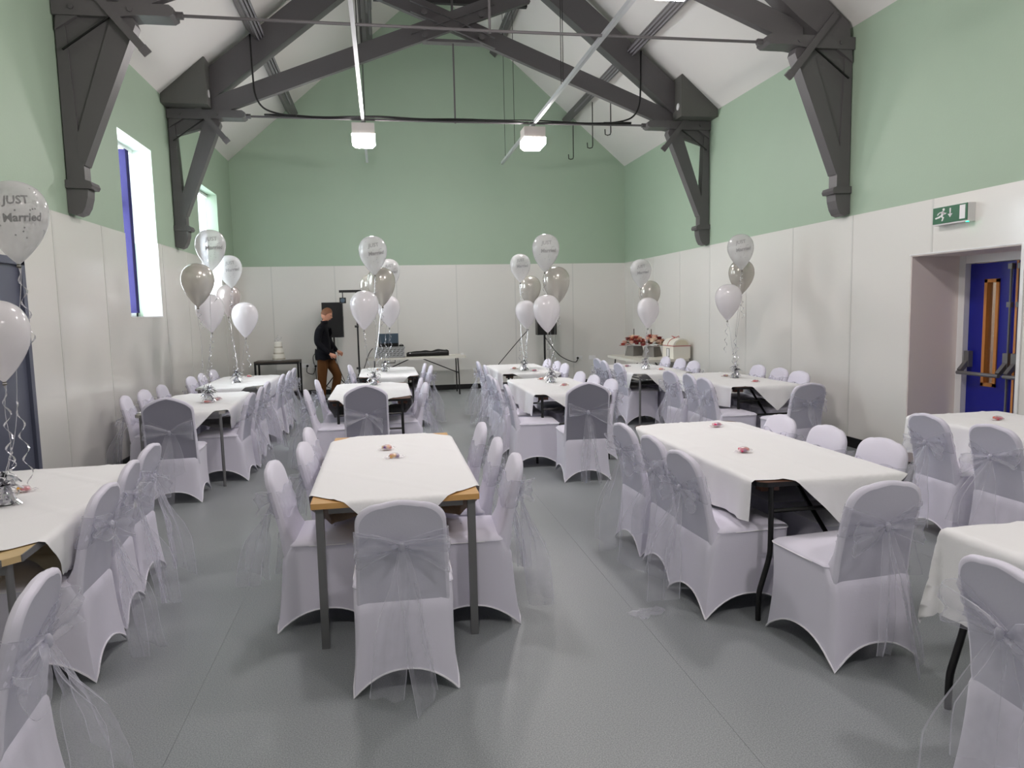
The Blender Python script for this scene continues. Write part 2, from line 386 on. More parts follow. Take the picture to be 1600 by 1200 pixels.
for (LY0, LY1, q) in ((LM+.002, DR[1]-.092, 1), (DR[0]+.092, LM-.002, -1)):
    VC = (LY0+LY1)/2-.0*q; VY0, VY1, VZ0, VZ1 = VC-.065, VC+.065, .82, 1.83
    lf = MB(); wall_boxes(lf, XD, XD+.045, LY0, LY1, .008, LZ1, [(VY0, VY1, VZ0, VZ1)]); leaf = lf.build('door_leaf', MAT['blue'], d2)
    g = MB()
    for a_, b_ in ((VY0-.022, VY0+.012), (VY1-.012, VY1+.022)): g.box(XD-.014, XD+.055, a_, b_, VZ0-.02, VZ1+.02)
    for c_, d_ in ((VZ0-.022, VZ0+.012), (VZ1-.012, VZ1+.022)): g.box(XD-.014, XD+.055, VY0-.022, VY1+.022, c_, d_)
    g.build('vision_frame', MAT['oakbead'], leaf)
    MB().box(XD+.02, XD+.026, VY0, VY1, VZ0, VZ1).build('pane', MAT['glass'], leaf)
    g = MB(); ya, yb = LY0+.05, LY1-.02
    for y in (ya, yb-.02): g.box(XD-.05, XD, y-.03, y+.03, .98, 1.14); g.bar((XD-.03, y, 1.04), (XD-.12, y, .94), .045, .04)
    g.tube([(XD-.13, ya-.02, .925), (XD-.13, yb, .925)], .019, 10); g.build('panic_bar', MAT['steel'], d2, 40)
    yr = LY0+.05 if q > 0 else LY1-.05
    g = MB().tube([(XD-.022, yr, .03), (XD-.022, yr, LZ1-.02)], .010, 8)
    for z in (LZ1-.05, 1.6, .38): g.box(XD-.04, XD, yr-.022, yr+.022, z-.025, z+.025)
    g.build('bolt_rod', MAT['steel'], d2)
MB().box(XD-.006, XD+.0, LM-.012, LM+.012, .01, LZ1).build('meeting_strip', MAT['oakbead'], d2)
# corridor wall beyond the vision panel; unseen roof and ends added to cut daylight
struct('wall_corridor', MB().box(XR+1.9, XR+1.95, 3.6, 8.6, -.1, 2.6).box(XR+.72, XR+1.9, 3.6, 7.9, 2.5, 2.6).box(XR+.72, XR+1.9, 3.6, 3.65, -.1, 2.5).box(XR+.72, XR+1.9, 8.5, 8.6, -.1, 2.6).box(XR+.72, XR+1.9, 3.6, 8.6, -.1, 0), MAT['corridor'])

# ------------------------------------------------------------------ roof timbers
def tie_truss(y, boxed, label):
    t = thing('roof_truss', label, 'roof truss', (XM, y, 0), 0, 'painted timber scissor trusses')
    hw = XR-XM
    for s in (-1, 1):
        X = lambda x: s*(x-XM)*-1 if s == 1 else (x-XM)   # outlines below are for the left half
        P = lambda pts: [(X(a), b) for a, b in pts]
        m = MB().prism(P([(-2.86, 4.30), (-2.20, 4.745), (1.19, 7.45), (1.19, 7.95), (-2.80, 4.72)]), 1, -.10, .10)
        m.build('rafter', MAT['beam'], t)
        o1, o2 = (-.075, -.005) if s < 0 else (.005, .075)
        MB().prism(P([(-2.30, 4.46), (2.36, 6.245), (2.30, 6.50), (-2.30, 4.72)]), 1, o1-.02, o2).build('scissor_beam', MAT['beam'], t)
        MB().prism(P([(-2.865, 2.93), (-2.865, 4.47), (-2.785, 4.47), (-2.735, 3.3), (-2.71, 3.12), (-2.71, 2.93)]), 1, -.075, .075).build('wall_post', MAT['beam'], t)
        MB().prism(P([(-2.75, 3.36), (-2.76, 3.20), (-2.70, 3.09), (-2.17, 4.38), (-2.19, 4.44), (-2.38, 4.44)]), 1, -.078, .078).build('strut', MAT['beam'], t)
        if boxed: MB().prism(P([(-2.80, 4.20), (-2.38, 4.33), (-2.36, 4.44), (-2.80, 4.44)]), 1, -.05, .05).build('gusset_board', MAT['beam'], t)
        else: MB().prism(P([(-2.80, 3.25), (-2.72, 3.2), (-2.26, 4.44), (-2.80, 4.44)]), 1, -.058, .058).build('gusset_board', MAT['beam'], t)
        pl = MB().prism(P([(-2.87, 4.43), (-2.30, 4.43), (-2.14, 4.455), (-1.86, 4.455), (-1.82, 4.48), (-1.82, 4.53), (-1.86, 4.56), (-2.87, 4.56)]), 1, -.115, .115).build('wall_plate', MAT['beam'], t)
        for xx in (-2.70, -2.42, -2.20): MB().tube([(X(xx), -.13, 4.50), (X(xx), -.106, 4.50)], .022, 8).build('bolt', MAT['beam'], pl)
        g = MB().tube([(X(-1.86), 0, 4.505), (X(-1.76), 0, 4.505)], .035, 6); g.build('clevis_nut', MAT['beam'], pl)
        g = MB().bar((X(-2.62), -.128, 4.78), (X(-2.10), -.128, 4.145), .075, .022, up=(0,1,0)).bar((X(-2.115), -.118, 4.165), (X(-2.07), -.10, 4.11), .085, .05, up=(0,1,0))
        g.build('iron_strap', MAT['beam'], t)
        g = MB().bar((X(-2.36), -.115, 4.44), (X(-2.80), -.115, 4.12), .012, .02, up=(0,1,0)); g.build('tie_strap', MAT['black'], t)
        # carved corbel with collar
        c = MB(); pr = [(-2.875, 2.655), (-2.81, 2.63), (-2.755, 2.65), (-2.72, 2.71), (-2.695, 2.80), (-2.685, 2.92), (-2.875, 2.92)]
        c.prism(P(pr), 1, -.085, .085); c.build('corbel', MAT['beam'], t)
        c = MB().prism(P([(-2.875, 2.88), (-2.655, 2.875), (-2.64, 2.905), (-2.655, 2.94), (-2.70, 2.955), (-2.875, 2.955)]), 1, -.105, .105); c.build('corbel_collar', MAT['beam'], t)
        if boxed:
            bx = MB().prism(P([(-2.87, 4.57), (-2.27, 4.57), (-2.27, 5.19), (-2.29, 5.20), (-2.87, 4.70)]), 1, -.36, .22).build('sheet_casing', MAT['sheetbox'], t)
            g = MB().tube([(X(-2.275), -.235, 4.74), (X(-2.262), -.235, 4.74)], .052, 16); g.build('disc_cover', MAT['white'], bx)
            for q in ((-2.75, 4.63), (-2.4, 4.63), (-2.36, 5.0), (-2.62, 4.86)): MB().tube([(X(q[0]), -.366, q[1]), (X(q[0]), -.356, q[1])], .012, 8).build('bolt', MAT['sheetbox'], bx)
    # crossing: straps, bolts, bottom tie plate and king rods
    g = MB()
    for s in (-1, 1):
        for dz in (-.075, .075): g.bar((-.62*s, -.103-.004*s, 5.86-.62*.383+dz), (.62*s, -.103-.004*s, 5.86+.62*.383+dz), .012, .055, up=(0,1,0))
    g.build('cross_strap', MAT['beam'], t)
    for s in (-1, 1):
        for z in (-1, 1): MB().tube([(.42*s, -.13, 5.86+z*.16), (.42*s, -.09, 5.86+z*.16)], .045, 8).build('bolt', MAT['beam'], t)
    MB().box(-.45, .45, -.07, .075, 5.625, 5.665).build('tie_plate', MAT['beam'], t)
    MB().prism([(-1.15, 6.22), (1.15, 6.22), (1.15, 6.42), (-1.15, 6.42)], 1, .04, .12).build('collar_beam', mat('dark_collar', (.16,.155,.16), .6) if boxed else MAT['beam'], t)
    MB().tube([(-hw+1.04, 0, 4.505), (0, 0, 4.495), (hw-1.04, 0, 4.505)], .016, 8).build('tie_rod', MAT['beam'], t)
    MB().tube([(0, 0, 4.47), (0, 0, 5.64)], .013, 8).tube([(0, .0, 6.05), (0, 0, 7.4)], .018, 8).build('king_rod', MAT['beam'], t)
tie_truss(11.25, True, 'far dark grey scissor truss with boxed sheet-metal ends')
tie_truss(7.65, False, 'near dark grey roof truss with boarded side brackets')
for i, (dx, ztop, lb) in enumerate(((-2.87, .035, 'lower roof purlin above the tall windows'), (2.87, .035, 'lower roof purlin on the exit door side, carrying hooks'),
                     (-1.36, .035, 'upper roof purlin on the window side'), (1.36, .035, 'upper roof purlin on the exit door side'))):
    x = XM+dx; zr = roof(x); t = thing('roof_purlin', 'dark grey '+lb, 'purlin', (x, YF+.1, zr), 0, 'roof purlins')
    ang = atan2(ZR-ZE, XM-XL)*(1 if dx < 0 else -1)
    for a, b in ((.0, 7.55-YF-.1), (7.76-YF-.1, 11.14-YF-.1), (11.36-YF-.1, YB-YF-.1)):
        T = Matrix.Rotation(-ang, 4, 'Y'); MB().box(-.075, .075, a, b, -.19, -.005, T=T).build('timber', MAT['beam'], t)
    m = MB(); T = Matrix.Rotation(-ang, 4, 'Y')
    for px in (-.045, .0, .045): m.box(px-.012, px+.012, .2, YB-YF-1.0-1.2*abs(px)*20, -.225, -.19, T=T)
    m.build('conduit', mat('grey_conduit', (.47,.46,.475), .4) if i == 0 else bpy.data.materials['grey_conduit'], t)

# bundled black cables clipped along the far tie rod, with the two drops from the purlins
cb = thing('tie_rod_cable', 'black cables bundled along the far tie rod between purlin drops', 'cable', (XM, 11.21, 4.5))
for k in range(2):
    pts = []
    for i in range(61):
        x = -2.75+5.5*i/60; s = .03*nz((x*1.3+k*7, 3.1, k)) ; pts.append((x, -.03-.012*k+.01*nz((x, k, 2)), .0+s+.012*k))
    MB().tube(pts, .011, 6).build('cable_run', MAT['black'], cb, True)
for s in (-1, 1):
    pts = spline([(s*2.87, -.16, 1.07), (s*2.86, -.16, .55), (s*2.84, -.14, .25), (s*2.74, -.09, .09), (s*2.52, -.05, .025), (s*2.3, -.04, .012)])
    MB().tube(pts, .014, 6).build('cable_drop', MAT['black'], cb, True)
for i, (y, zb) in enumerate(((14.9, 4.72), (13.5, 4.64), (12.4, 4.62))):
    g = MB().tube([(0, 0, 5.48-zb), (0, 0, .05), (-.012, 0, .012), (-.06, 0, 0), (-.10, 0, .012), (-.105, 0, .10)], .009, 6)
    o = g.build('hanging_hook', MAT['blackmetal'], None, True); o.location = (4.0, y, zb)
    tag(o, ['thin steel hook rod hanging from right purlin, nearest the back wall', 'middle thin steel hook rod hanging from the right purlin', 'thin steel hook rod hanging from right purlin, nearest the truss'][i], 'hook', 'hook rods under the right purlin')

# lighting trunking with low-bay lamps
TZ = 4.5
for i, x in enumerate((-.18, 2.40)):
    t = thing('light_trunking', ['pale metal lighting trunking running down the window side', 'pale metal lighting trunking running down the exit door side'][i], 'trunking', (x, 0, TZ), 0, 'lighting trunking runs')
    MB().box(-.022, .022, YF+.1, 14.3, -.02, .03).build('channel', MAT['trunk'], t)
    for y in (13.9, 12.9, 9.4, 9.5, 5.7, 2.0, -1.6, -5.0):
        MB().tube([(.0, y, .03), (.0, y, roof(x)-TZ-.0)], .005, 5).build('suspension_wire', MAT['blackmetal'], t)
    for k, y in enumerate((11.35, 5.75, .25)):
        lb = (['far', 'middle', 'near'][k])+' glowing square lamp under the '+['window-side', 'exit-door-side'][i]+' trunking'
        l = thing('pendant_lamp', lb, 'lamp', (x, y, TZ-.03), 0, 'low-bay lamps')
        MB().box(-.03, .03, -.05, .05, -.03, .012).build('bracket', MAT['steel'], l)
        MB().box(-.165, .165, -.165, .165, -.19, -.03).build('housing', MAT['lamp_body'], l)
        g = MB()
        rr = [(.168, -.19), (.168, -.285), (.125, -.335)]
        vs = [(a*sx, a*sy, z) for a, z in rr for sx, sy in ((-1,-1),(1,-1),(1,1),(-1,1))]
        g.add(vs, [(i0*4+j, i0*4+(j+1)%4, (i0+1)*4+(j+1)%4, (i0+1)*4+j) for i0 in range(2) for j in range(4)]+[(8,9,10,11),(3,2,1,0)])
        g.build('diffuser', MAT['lens'], l)

# ------------------------------------------------------------------ banquet chairs in stretch covers
ZS = .455                                              # seat edge height
def yc(z): # centre line of the leaning back
    pts = [(.30, -.180), (.36, -.190), (.42, -.198), (.50, -.205), (.62, -.228), (.75, -.262), (.88, -.292), (1.0, -.318)]
    if z <= pts[0][0]: return pts[0][1]
    for (a, b), (c, d) in zip(pts, pts[1:]):
        if z <= c: return b+(d-b)*(z-a)/(c-a)
    return pts[-1][1]
def seat_cover():
    m = MB(); per = []                                 # perimeter params: (unit x, unit y, hem arch)
    NS, NC = 14, 5
    corners = [(1,-1), (1,1), (-1,1), (-1,-1)]
    for ci, (sx, sy) in enumerate(corners):
        nx, ny = corners[(ci+1) % 4]
        for k in range(NS):
            t = k/NS*2-1
            per.append((sx+(nx-sx)*(t+1)/2, sy+(ny-sy)*(t+1)/2, t, ci))
    rows = []
    NV = 12
    for iv in range(NV+1):
        v = iv/NV; row = []
        for (ux, uy, t, ci) in per:
            arch = (.115 if ci in (0, 2) else .105)*max(0, 1-abs(t)**2.3)
            z = arch+(ZS-arch)*v
            q = z/ZS
            pinch = .012*sin(pi*q)
            a = .232-.014*q-pinch*.8
            bf = .262-.018*q-pinch; br = .265-.046*q-.006*sin(pi*q)-max(0, q-.84)*.24
            # rounded corner in plan
            k = .10+.06*q; px, py = ux, uy
            dd = max(0, min(abs(ux), abs(uy))-(1-k))/k
            sh = 1-.30*k*dd*dd
            inset = 1-.045*(1-abs(t)**2)*(1-q)**2*.8
            x = px*a*sh*(inset if ci in (0, 2) else 1)
            y = (py*(bf if py > 0 else br))*sh*(inset if ci in (1, 3) else 1)
            row.append((x, y, z))
        rows.append(row)
    base = rows[-1]
    for sc, dz in ((1.012, .004), (1.0, .010), (.985, .013), (.95, .020), (.82, .028), (.55, .036), (.25, .040), (.02, .041)):
        rows.append([(p[0]*sc, .03+(p[1]-.03)*sc, ZS+dz) for p in base])
    m.grid(rows, 0, close=True)
    # hem binding along the arched lower edge
    hem = [Vector(p)*1.0 for p in rows[0]]; hem = [Vector((p.x*1.004, p.y*1.004, p.z+.004)) for p in hem]
    m.tube(hem+[hem[0]], .0045, 5, 1, cap=False)
    piping = [Vector((p[0]*1.014, p[1]*1.014, ZS+.003)) for p in base if p[1] > -.10]; k0 = max(range(len(piping)-1), key=lambda i: (piping[i+1]-piping[i]).length); piping = piping[k0+1:]+piping[:k0+1]; m.tube(piping, .0035, 5, 1)
    return m
def outline(z0, ztop, hw0, hw1, crown, n=9):
    pts = []                                           # right half from bottom to top centre
    rc = .105
    zsh = ztop-crown-rc*.85
    for i in range(10): z = z0+(zsh-z0)*i/9; pts.append((hw0+(hw1-hw0)*i/9, z))
    if crown > .04:
        H = crown+rc*.85
        for fx, fz in ((.995, .12), (.98, .24), (.95, .33), (.91, .39), (.85, .49), (.77, .58), (.66, .68), (.54, .77), (.41, .86), (.27, .93), (.14, .98), (0, 1.0)): pts.append((hw1*fx, zsh+H*fz))
    else:
        for i in range(1, n+1):
            a = pi/2*i/n; pts.append((hw1-rc+rc*cos(a), zsh+rc*.85*sin(a)))
        for i in range(1, 8):
            x = (hw1-rc)*(1-i/7); pts.append((x, ztop-crown+crown*(1-(x/(hw1-rc))**2)))
    full = pts+[(-x, z) for x, z in reversed(pts[:-1])]
    return full
def back_cover(ztop, crown, hw=(.205, .192)):
    m = MB(); O = outline(.335, ztop, hw[0], hw[1], crown)
    cx, cz = 0, (.335+ztop)/2
    def ring(inset, off):
        r = []
        for (x, z) in O:
            dx, dz = x-cx, z-cz; L = max(abs(dx)/.2, abs(dz)/((ztop-.335)/2), 1e-6)
            X = x-math.copysign(min(inset, abs(dx)), dx) if abs(dx) > .02 else x*(1-inset*4)
            Z = z-math.copysign(inset, dz)*(1 if abs(dz) > .18 else 0)
            f = 0
            if off > 0: f = .045*exp(-((Z-.43)/.06)**2)
            if off < 0: f = -.0
            tk = 1 if Z > .42 else .55+.45*max(0, (Z-.335))/.085
            r.append((X, yc(Z)+off*tk+f, Z))
        return r
    def scaled(sc, off):
        r = []
        for (x, z) in O:
            X, Z = x*sc, cz+(z-cz)*sc
            f = .045*exp(-((Z-.43)/.06)**2) if off > 0 else 0
            tk = 1 if Z > .42 else .55+.45*max(0, (Z-.335))/.085
            r.append((X, yc(Z)+off*tk+f, Z))
        return r
    fr = [ring(0, 0), ring(.003, .013), ring(.012, .021), scaled(.86, .025), scaled(.65, .027), scaled(.4, .028), scaled(.15, .028), scaled(.01, .028)]
    re = [ring(0, 0), ring(.002, -.013), ring(.008, -.020), ring(.017, -.022), scaled(.84, -.019), scaled(.65, -.018), scaled(.4, -.018), scaled(.15, -.018), scaled(.01, -.018)]
    n = len(O)
    m.grid([list(r) for r in fr], 0, close=True)
    m.grid([list(r) for r in re[:4]], 0, close=True)
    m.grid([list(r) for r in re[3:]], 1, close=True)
    bm = m
    return bm
def sash_band(seed, ztop):
    R = random.Random(seed); m = MB(); st = []
    zt_e, zb_e = .755+R.uniform(-.02, .02), .605+R.uniform(-.02, .02); kz = .665+R.uniform(-.02, .015)
    def hwz(z): return .205-.013*(z-.335)/(.87-.335)
    N = 12
    for i in range(N+1):                              # rear right half: knot -> right edge
        f = i/N; st.append((f*1.0, 'r', f))
    for i in range(1, 15): st.append((1-i/7, 'f', i/14))
    for i in range(1, N+1): f = 1-i/N; st.append((-f, 'r', f))
    rows = []
    NC = 9
    for si, (ux, side, f) in enumerate(st):
        row = []
        for j in range(NC+1):
            g = j/NC
            if side == 'r':
                e = f**.8
                zt = (kz+.018)+(zt_e-kz-.018)*e; zb = (kz-.018)+(zb_e-kz+.018)*e
                z = zb+(zt-zb)*g; y = yc(z)-.028-.022*(1-f)**2-.006*sin(g*5*pi+seed)*(.3+f*.7)-.003*sin(si*1.7+g*9)
                if f > .93: y = yc(z)-.012
            else:
                zz = .012*sin(si*.9+seed)
                z = (zb_e+zz*.4)+(zt_e-zb_e-.0)*g-.015*sin(f*pi)+.006*sin(f*9+seed); y = yc(z)+.0325+.003*sin(g*4*pi+si*.8+seed)
                if abs(ux) > .97: y = yc(z)+.006
            x = ux*(hwz(z)+.006)
            row.append((x, y, z))
        rows.append(row)
    m.grid(rows, 0, uv=True)
    return m, kz
def bow_loop(seed, kz, s):
    R = random.Random(seed*7+(3 if s > 0 else 5)); m = MB(); rows = []
    Ln = R.uniform(.15, .24); rise = R.uniform(-.10, .08); wd = R.uniform(.10, .16); N = 18
    for i in range(N+1):
        t = i/N; out = sin(pi*t)**.8; row = []
        x0 = s*Ln*out; y0 = -.045-.035*sin(2*pi*t)*(1)-.03*out; z0 = kz+rise*out-.02*out*out
        wv = .018+wd*sin(pi*t)**.7
        for j in range(8):
            g = j/7-.5
            q = (x0*3+seed*5.1, g*2.2, t*2+s)
            row.append((x0+s*.012*nz(q, 2), yc(kz)+.0+y0+.022*nz((q[0]+9, q[1], q[2]), 1.7)+.008*sin(g*11+seed), z0+g*wv+.014*nz((q[0], q[1]+7, q[2]), 2)))
        rows.append(row)
    m.grid(rows, 0, uv=True); return m
def tail(seed, kz, s):
    R = random.Random(seed*13+(1 if s > 0 else 2)); m = MB(); rows = []
    zend = R.choice([.03, .08, .14, .22, .05, .28]); wd = R.uniform(.12, .19); drift = s*R.uniform(.0, .09); N = 22; ph = R.uniform(0, 6); kick = R.uniform(0, .05)
    tw = s*R.uniform(.15, 1.25)
    for i in range(N+1):
        t = i/N; z = kz-.01+(zend-kz)*t; row = []; ta = tw*min(1, t*2.2)
        wv = .022+wd*min(1, t*1.7)**.8
        yb = yc(kz)-.058-.03*t-kick*1.6*sin(t*pi*.5)
        for j in range(10):
            g = j/9-.5
            x = s*.012+drift*t**1.2+g*wv*cos(ta)+.02*nz((t*2.2, seed*3.3, s))-.010*sin(g*10+ph)*sin(ta)*min(1, t*3)
            y = yb+(g-.38)*wv*abs(sin(ta))+.014*sin(g*10+ph+t*1.5)*min(1, t*3)*cos(ta)+.012*nz((g*3, t*4, seed*1.7+s))
            row.append((x, y, max(.012, z+.05*g*(1 if R.random() > 2 else s)*t+.01*nz((g*2, t*3, seed)))))
        rows.append(row)
    m.grid(rows, 0, uv=True); return m
def knot(kz, seed):
    m = MB(); m.ball((0, yc(kz)-.058, kz), .016, 10, (1.0, .8, 1.5)); return m

ME_SEAT = seat_cover().mesh('seat_cover', [MAT['cover'], MAT['seam']], 50)
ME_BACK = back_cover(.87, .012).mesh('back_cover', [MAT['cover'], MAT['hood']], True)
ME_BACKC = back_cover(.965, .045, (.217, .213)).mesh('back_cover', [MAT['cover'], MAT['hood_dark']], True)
SASH = []
for sd in range(7):
    b, kz = sash_band(sd, .87)
    SASH.append((b.mesh('sash', MAT['organza'], True), knot(kz, sd).mesh('knot', MAT['organza'], True),
                 [bow_loop(sd, kz, s).mesh('bow_loop', MAT['organza'], True) for s in (-1, 1)], [tail(sd, kz, s).mesh('tail', MAT['organza'], True) for s in (-1, 1)]))
_ci = [0]
def chair(x, y, rz, label, crown=False, var=None):
    _ci[0] += 1; var = (_ci[0]*3) % 7 if var is None else var
    t = thing('banquet_chair', label, 'chair', (x, y, 0), rz, 'covered banquet chairs with organza bows')
    link('seat_cover', ME_SEAT, t)
    o = link('back_cover', ME_BACKC if crown else ME_BACK, t)
    s, kn, lp, tl = SASH[var]
    so = link('sash', s, t); link('knot', kn, so)
    for q in lp: link('bow_loop', q, so)
    for q in tl: link('tail', q, so)
    return t

RNG = random.Random(4)
TN = {'A1': 'the near table by the grey door', 'A2': 'the middle table of the window-side row', 'A3': 'the far table of the window-side row',
      'B1': 'the oak-edged front table', 'B2': 'the table right behind the oak-edged one', 'B3': 'the far table in front of the trestle',
      'C1': 'the mid-hall table right of the aisle', 'C2': 'the table in front of the right speaker', 'D0': 'the big table front right',
      'D1': 'the table beside the right wall', 'D2': 'the table in front of the flower boxes', 'E1': 'the table before the blue door', 'E2': 'the table at the bottom right corner'}
def pos_word(i, n): return (['nearest', 'farthest'] if n == 2 else ['nearest', 'middle', 'farthest'])[i] if n > 1 else 'only'
# back-top positions found on the hall grid: side L chairs face +X, side R chairs face -X
SIDES = {('B1', 'L'): [(-.62, 4.0), (-.52, 4.55), (-.55, 5.16)], ('B1', 'R'): [(.69, 3.86), (.67, 4.39), (.66, 5.02)],
 ('B2', 'L'): [(-.83, 7.84), (-.82, 9.0)], ('B2', 'R'): [(.44, 8.13), (.42, 8.74)], ('B3', 'R'): [(.67, 10.72), (.61, 11.25)], ('B3', 'L'): [(-.54, 11.42)],
 ('C1', 'L'): [(1.26, 7.55), (1.25, 8.28), (1.26, 8.83)], ('C1', 'R'): [(2.48, 7.70), (2.44, 8.24), (2.42, 8.78)], ('C2', 'L'): [(1.43, 10.42), (1.43, 11.2)],
 ('C2', 'R'): [(2.58, 10.2), (2.59, 10.72), (2.56, 11.22)], ('D2', 'L'): [(3.29, 9.95), (3.25, 10.48), (3.29, 10.99)], ('D2', 'R'): [(4.40, 9.82), (4.43, 10.38), (4.40, 10.9)],
 ('D1', 'L'): [(3.45, 7.46), (3.50, 7.97), (3.46, 8.48)], ('D1', 'R'): [(4.80, 7.75), (4.83, 8.25), (4.84, 8.8)], ('D0', 'L'): [(1.57, 3.69), (1.59, 4.17), (1.58, 4.70)],
 ('D0', 'R'): [(2.82, 3.68), (2.80, 4.19), (2.77, 4.70)], ('E1', 'L'): [(3.76, 3.93), (3.72, 4.44)], ('E2', 'L'): [(1.80, 1.80)],
 ('A1', 'R'): [(-1.33, 3.66), (-1.40, 4.22), (-1.46, 4.80)], ('A2', 'R'): [(-1.36, 7.75), (-1.36, 8.35), (-1.39, 9.0)], ('A3', 'R'): [(-1.35, 10.05), (-1.33, 10.6), (-1.33, 11.14)],
 ('A2', 'L'): [(-2.64, 7.98), (-2.64, 8.54), (-2.61, 9.1)], ('A3', 'L'): [(-2.56, 10.2), (-2.54, 10.72), (-2.54, 11.4)]}
ROT = {'A1': 3.0, 'A2': 2.0}
for (tb, sd), L in SIDES.items():
    for i, (x, y) in enumerate(L):
        rz = (-pi/2 if sd == 'L' else pi/2)+radians(RNG.uniform(-4, 4)+ROT.get(tb, 0))
        ox = .285 if sd == 'L' else -.285
        where = {'L': 'left', 'R': 'right'}[sd]
        lb = ('lone chair at the left side of '+TN[tb]) if len(L) == 1 else pos_word(i, len(L))+' chair on the '+where+' side of '+TN[tb]
        chair(x+ox, y, rz, 'white '+lb)
chair(-1.36, 2.36, pi/2+.10, 'white covered chair cut off at the bottom left corner', var=3)
chair(.045, 3.30, radians(-1), 'white covered chair at the near head of the oak-edged front table', var=1)
chair(-.20, 7.42, radians(1), 'grey-backed dome-topped chair at the head of the second centre-left table', True, 4)
chair(-1.90, 6.98, radians(4), 'dark-backed dome-topped chair at the head of the window-side middle table', True, 2)
chair(1.89, 6.86, radians(-3), 'dome-topped grey-backed chair at the head of the long table right of the aisle', True, 5)
chair(2.13, 3.08, radians(5), 'white covered chair at the near head of the black-legged front right table', var=6)
chair(4.12, 6.82, radians(5), 'grey-backed chair at the head of the table beside the right wall', var=0)

# ------------------------------------------------------------------ tables and cloths
TT = .742
def rrect(hx, hy, r, n=5):
    pts = []
    for sx, sy, a0 in ((1, 1, 0), (-1, 1, pi/2), (-1, -1, pi), (1, -1, 3*pi/2)):
        for k in range(n+1):
            a = a0+pi/2*k/n; pts.append((sx*(hx-r)+r*cos(a), sy*(hy-r)+r*sin(a)))
    return pts
def table(key, x, y0, y1, wid, style, label, rz=0):
    ln = y1-y0; t = thing('banquet_table', label, 'table', (x, (y0+y1)/2, 0), rz, 'banquet tables')
    hx, hy = wid/2, ln/2
    if style == 'oak':
        MB().prism(rrect(hx, hy, .004), 2, TT-.028, TT).build('tabletop', MAT['oak'], t)
        for sx in (-1, 1):
            for sy in (-1, 1): MB().box(sx*(hx-.038)-.019, sx*(hx-.038)+.019, sy*(hy-.045)-.019, sy*(hy-.045)+.019, 0, TT-.028).build('leg', MAT['steel'], t)
        g = MB()
        for sx in (-1, 1): g.box(sx*(hx-.038)-.012, sx*(hx-.038)+.012, -hy+.07, hy-.07, TT-.062, TT-.028)
        for sy in (-1, 1): g.box(-hx+.08, hx-.08, sy*(hy-.045)-.012, sy*(hy-.045)+.012, TT-.062, TT-.028)
        g.build('apron', MAT['steel'], t)
    elif style == 'fold':
        MB().prism(rrect(hx, hy, .06), 2, TT-.018, TT).build('tabletop', MAT['brown'], t)
        MB().prism(rrect(hx+.003, hy+.003, .062), 2, TT-.026, TT-.003).build('edge_band', MAT['black'], t)
        for sx in (-1, 1):
            for sy in (-1, 1): MB().box(sx*(hx-.09)-.05, sx*(hx-.09)+.05, sy*(hy-.09)-.03, sy*(hy-.09)+.03, TT-.062, TT-.026).build('corner_block', MAT['brown'], t)
        for sy in (-1, 1):
            yy = sy*(hy-.025)
            for sx in (-1, 1):
                MB().tube(spline([(sx*.335, yy, TT-.026), (sx*.335, yy, .42), (sx*.343, yy, .33), (sx*.372, yy, .23), (sx*.395, yy, .15), (sx*.40, yy, .08), (sx*.40, yy, .0)], 4), .0145, 8).build('leg', MAT['blackmetal'], t, 50)
            g = MB().tube([(-.335, yy, TT-.16), (.335, yy, TT-.16)], .011, 6).tube([(-.335, yy, .42), (.335, yy, .42)], .011, 6); g.build('crossbar', MAT['blackmetal'], t)
            MB().bar((.0, yy, .42), (.0, yy-sy*.42, TT-.03), .02, .012).build('brace', MAT['blackmetal'], t)
    else:
        MB().prism([(hx, hy-.05), (hx-.05, hy), (-hx+.05, hy), (-hx, hy-.05), (-hx, -hy+.05), (-hx+.05, -hy), (hx-.05, -hy), (hx, -hy+.05)], 2, TT-.026, TT).build('tabletop', MAT['ply'] if style == 'ply' else MAT['greylam'], t)
        g = MB(); q = [(hx, hy-.05), (hx-.05, hy), (-hx+.05, hy), (-hx, hy-.05), (-hx, -hy+.05), (-hx+.05, -hy), (hx-.05, -hy), (hx, -hy+.05)]
        for i in range(8):
            a, b = q[i], q[(i+1) % 8]
            if i % 2: continue
        for i in (1, 3, 5, 7):
            a, b = q[i], q[(i+1) % 8]; g.bar((a[0]*1.003, a[1]*1.0015, TT-.013), (b[0]*1.003, b[1]*1.0015, TT-.013), .006, .027)
        g.build('edge_band', MAT['steel'], t)
        for sx in (-1, 1):
            for sy in (-1, 1): MB().tube([(sx*(hx-.045), sy*(hy-.045), TT-.026), (sx*(hx-.04), sy*(hy-.04), 0)], .0145, 10).build('leg', MAT['steel'], t, 40)
        g = MB()
        for sy in (-1, 1): MB().box(-hx+.05, hx-.05, sy*(hy-.045)-.012, sy*(hy-.045)+.012, TT-.07, TT-.026).build('apron', MAT['steel'], t)
    return t
def along_poly(P, t):
    L = [sqrt((b[0]-a[0])**2+(b[1]-a[1])**2) for a, b in zip(P, P[1:])]; q = t*sum(L)
    for (a, b), l in zip(zip(P, P[1:]), L):
        if q <= l+1e-9: f = q/l; return (a[0]+(b[0]-a[0])*f, a[1]+(b[1]-a[1])*f)
        q -= l
    return P[-1]
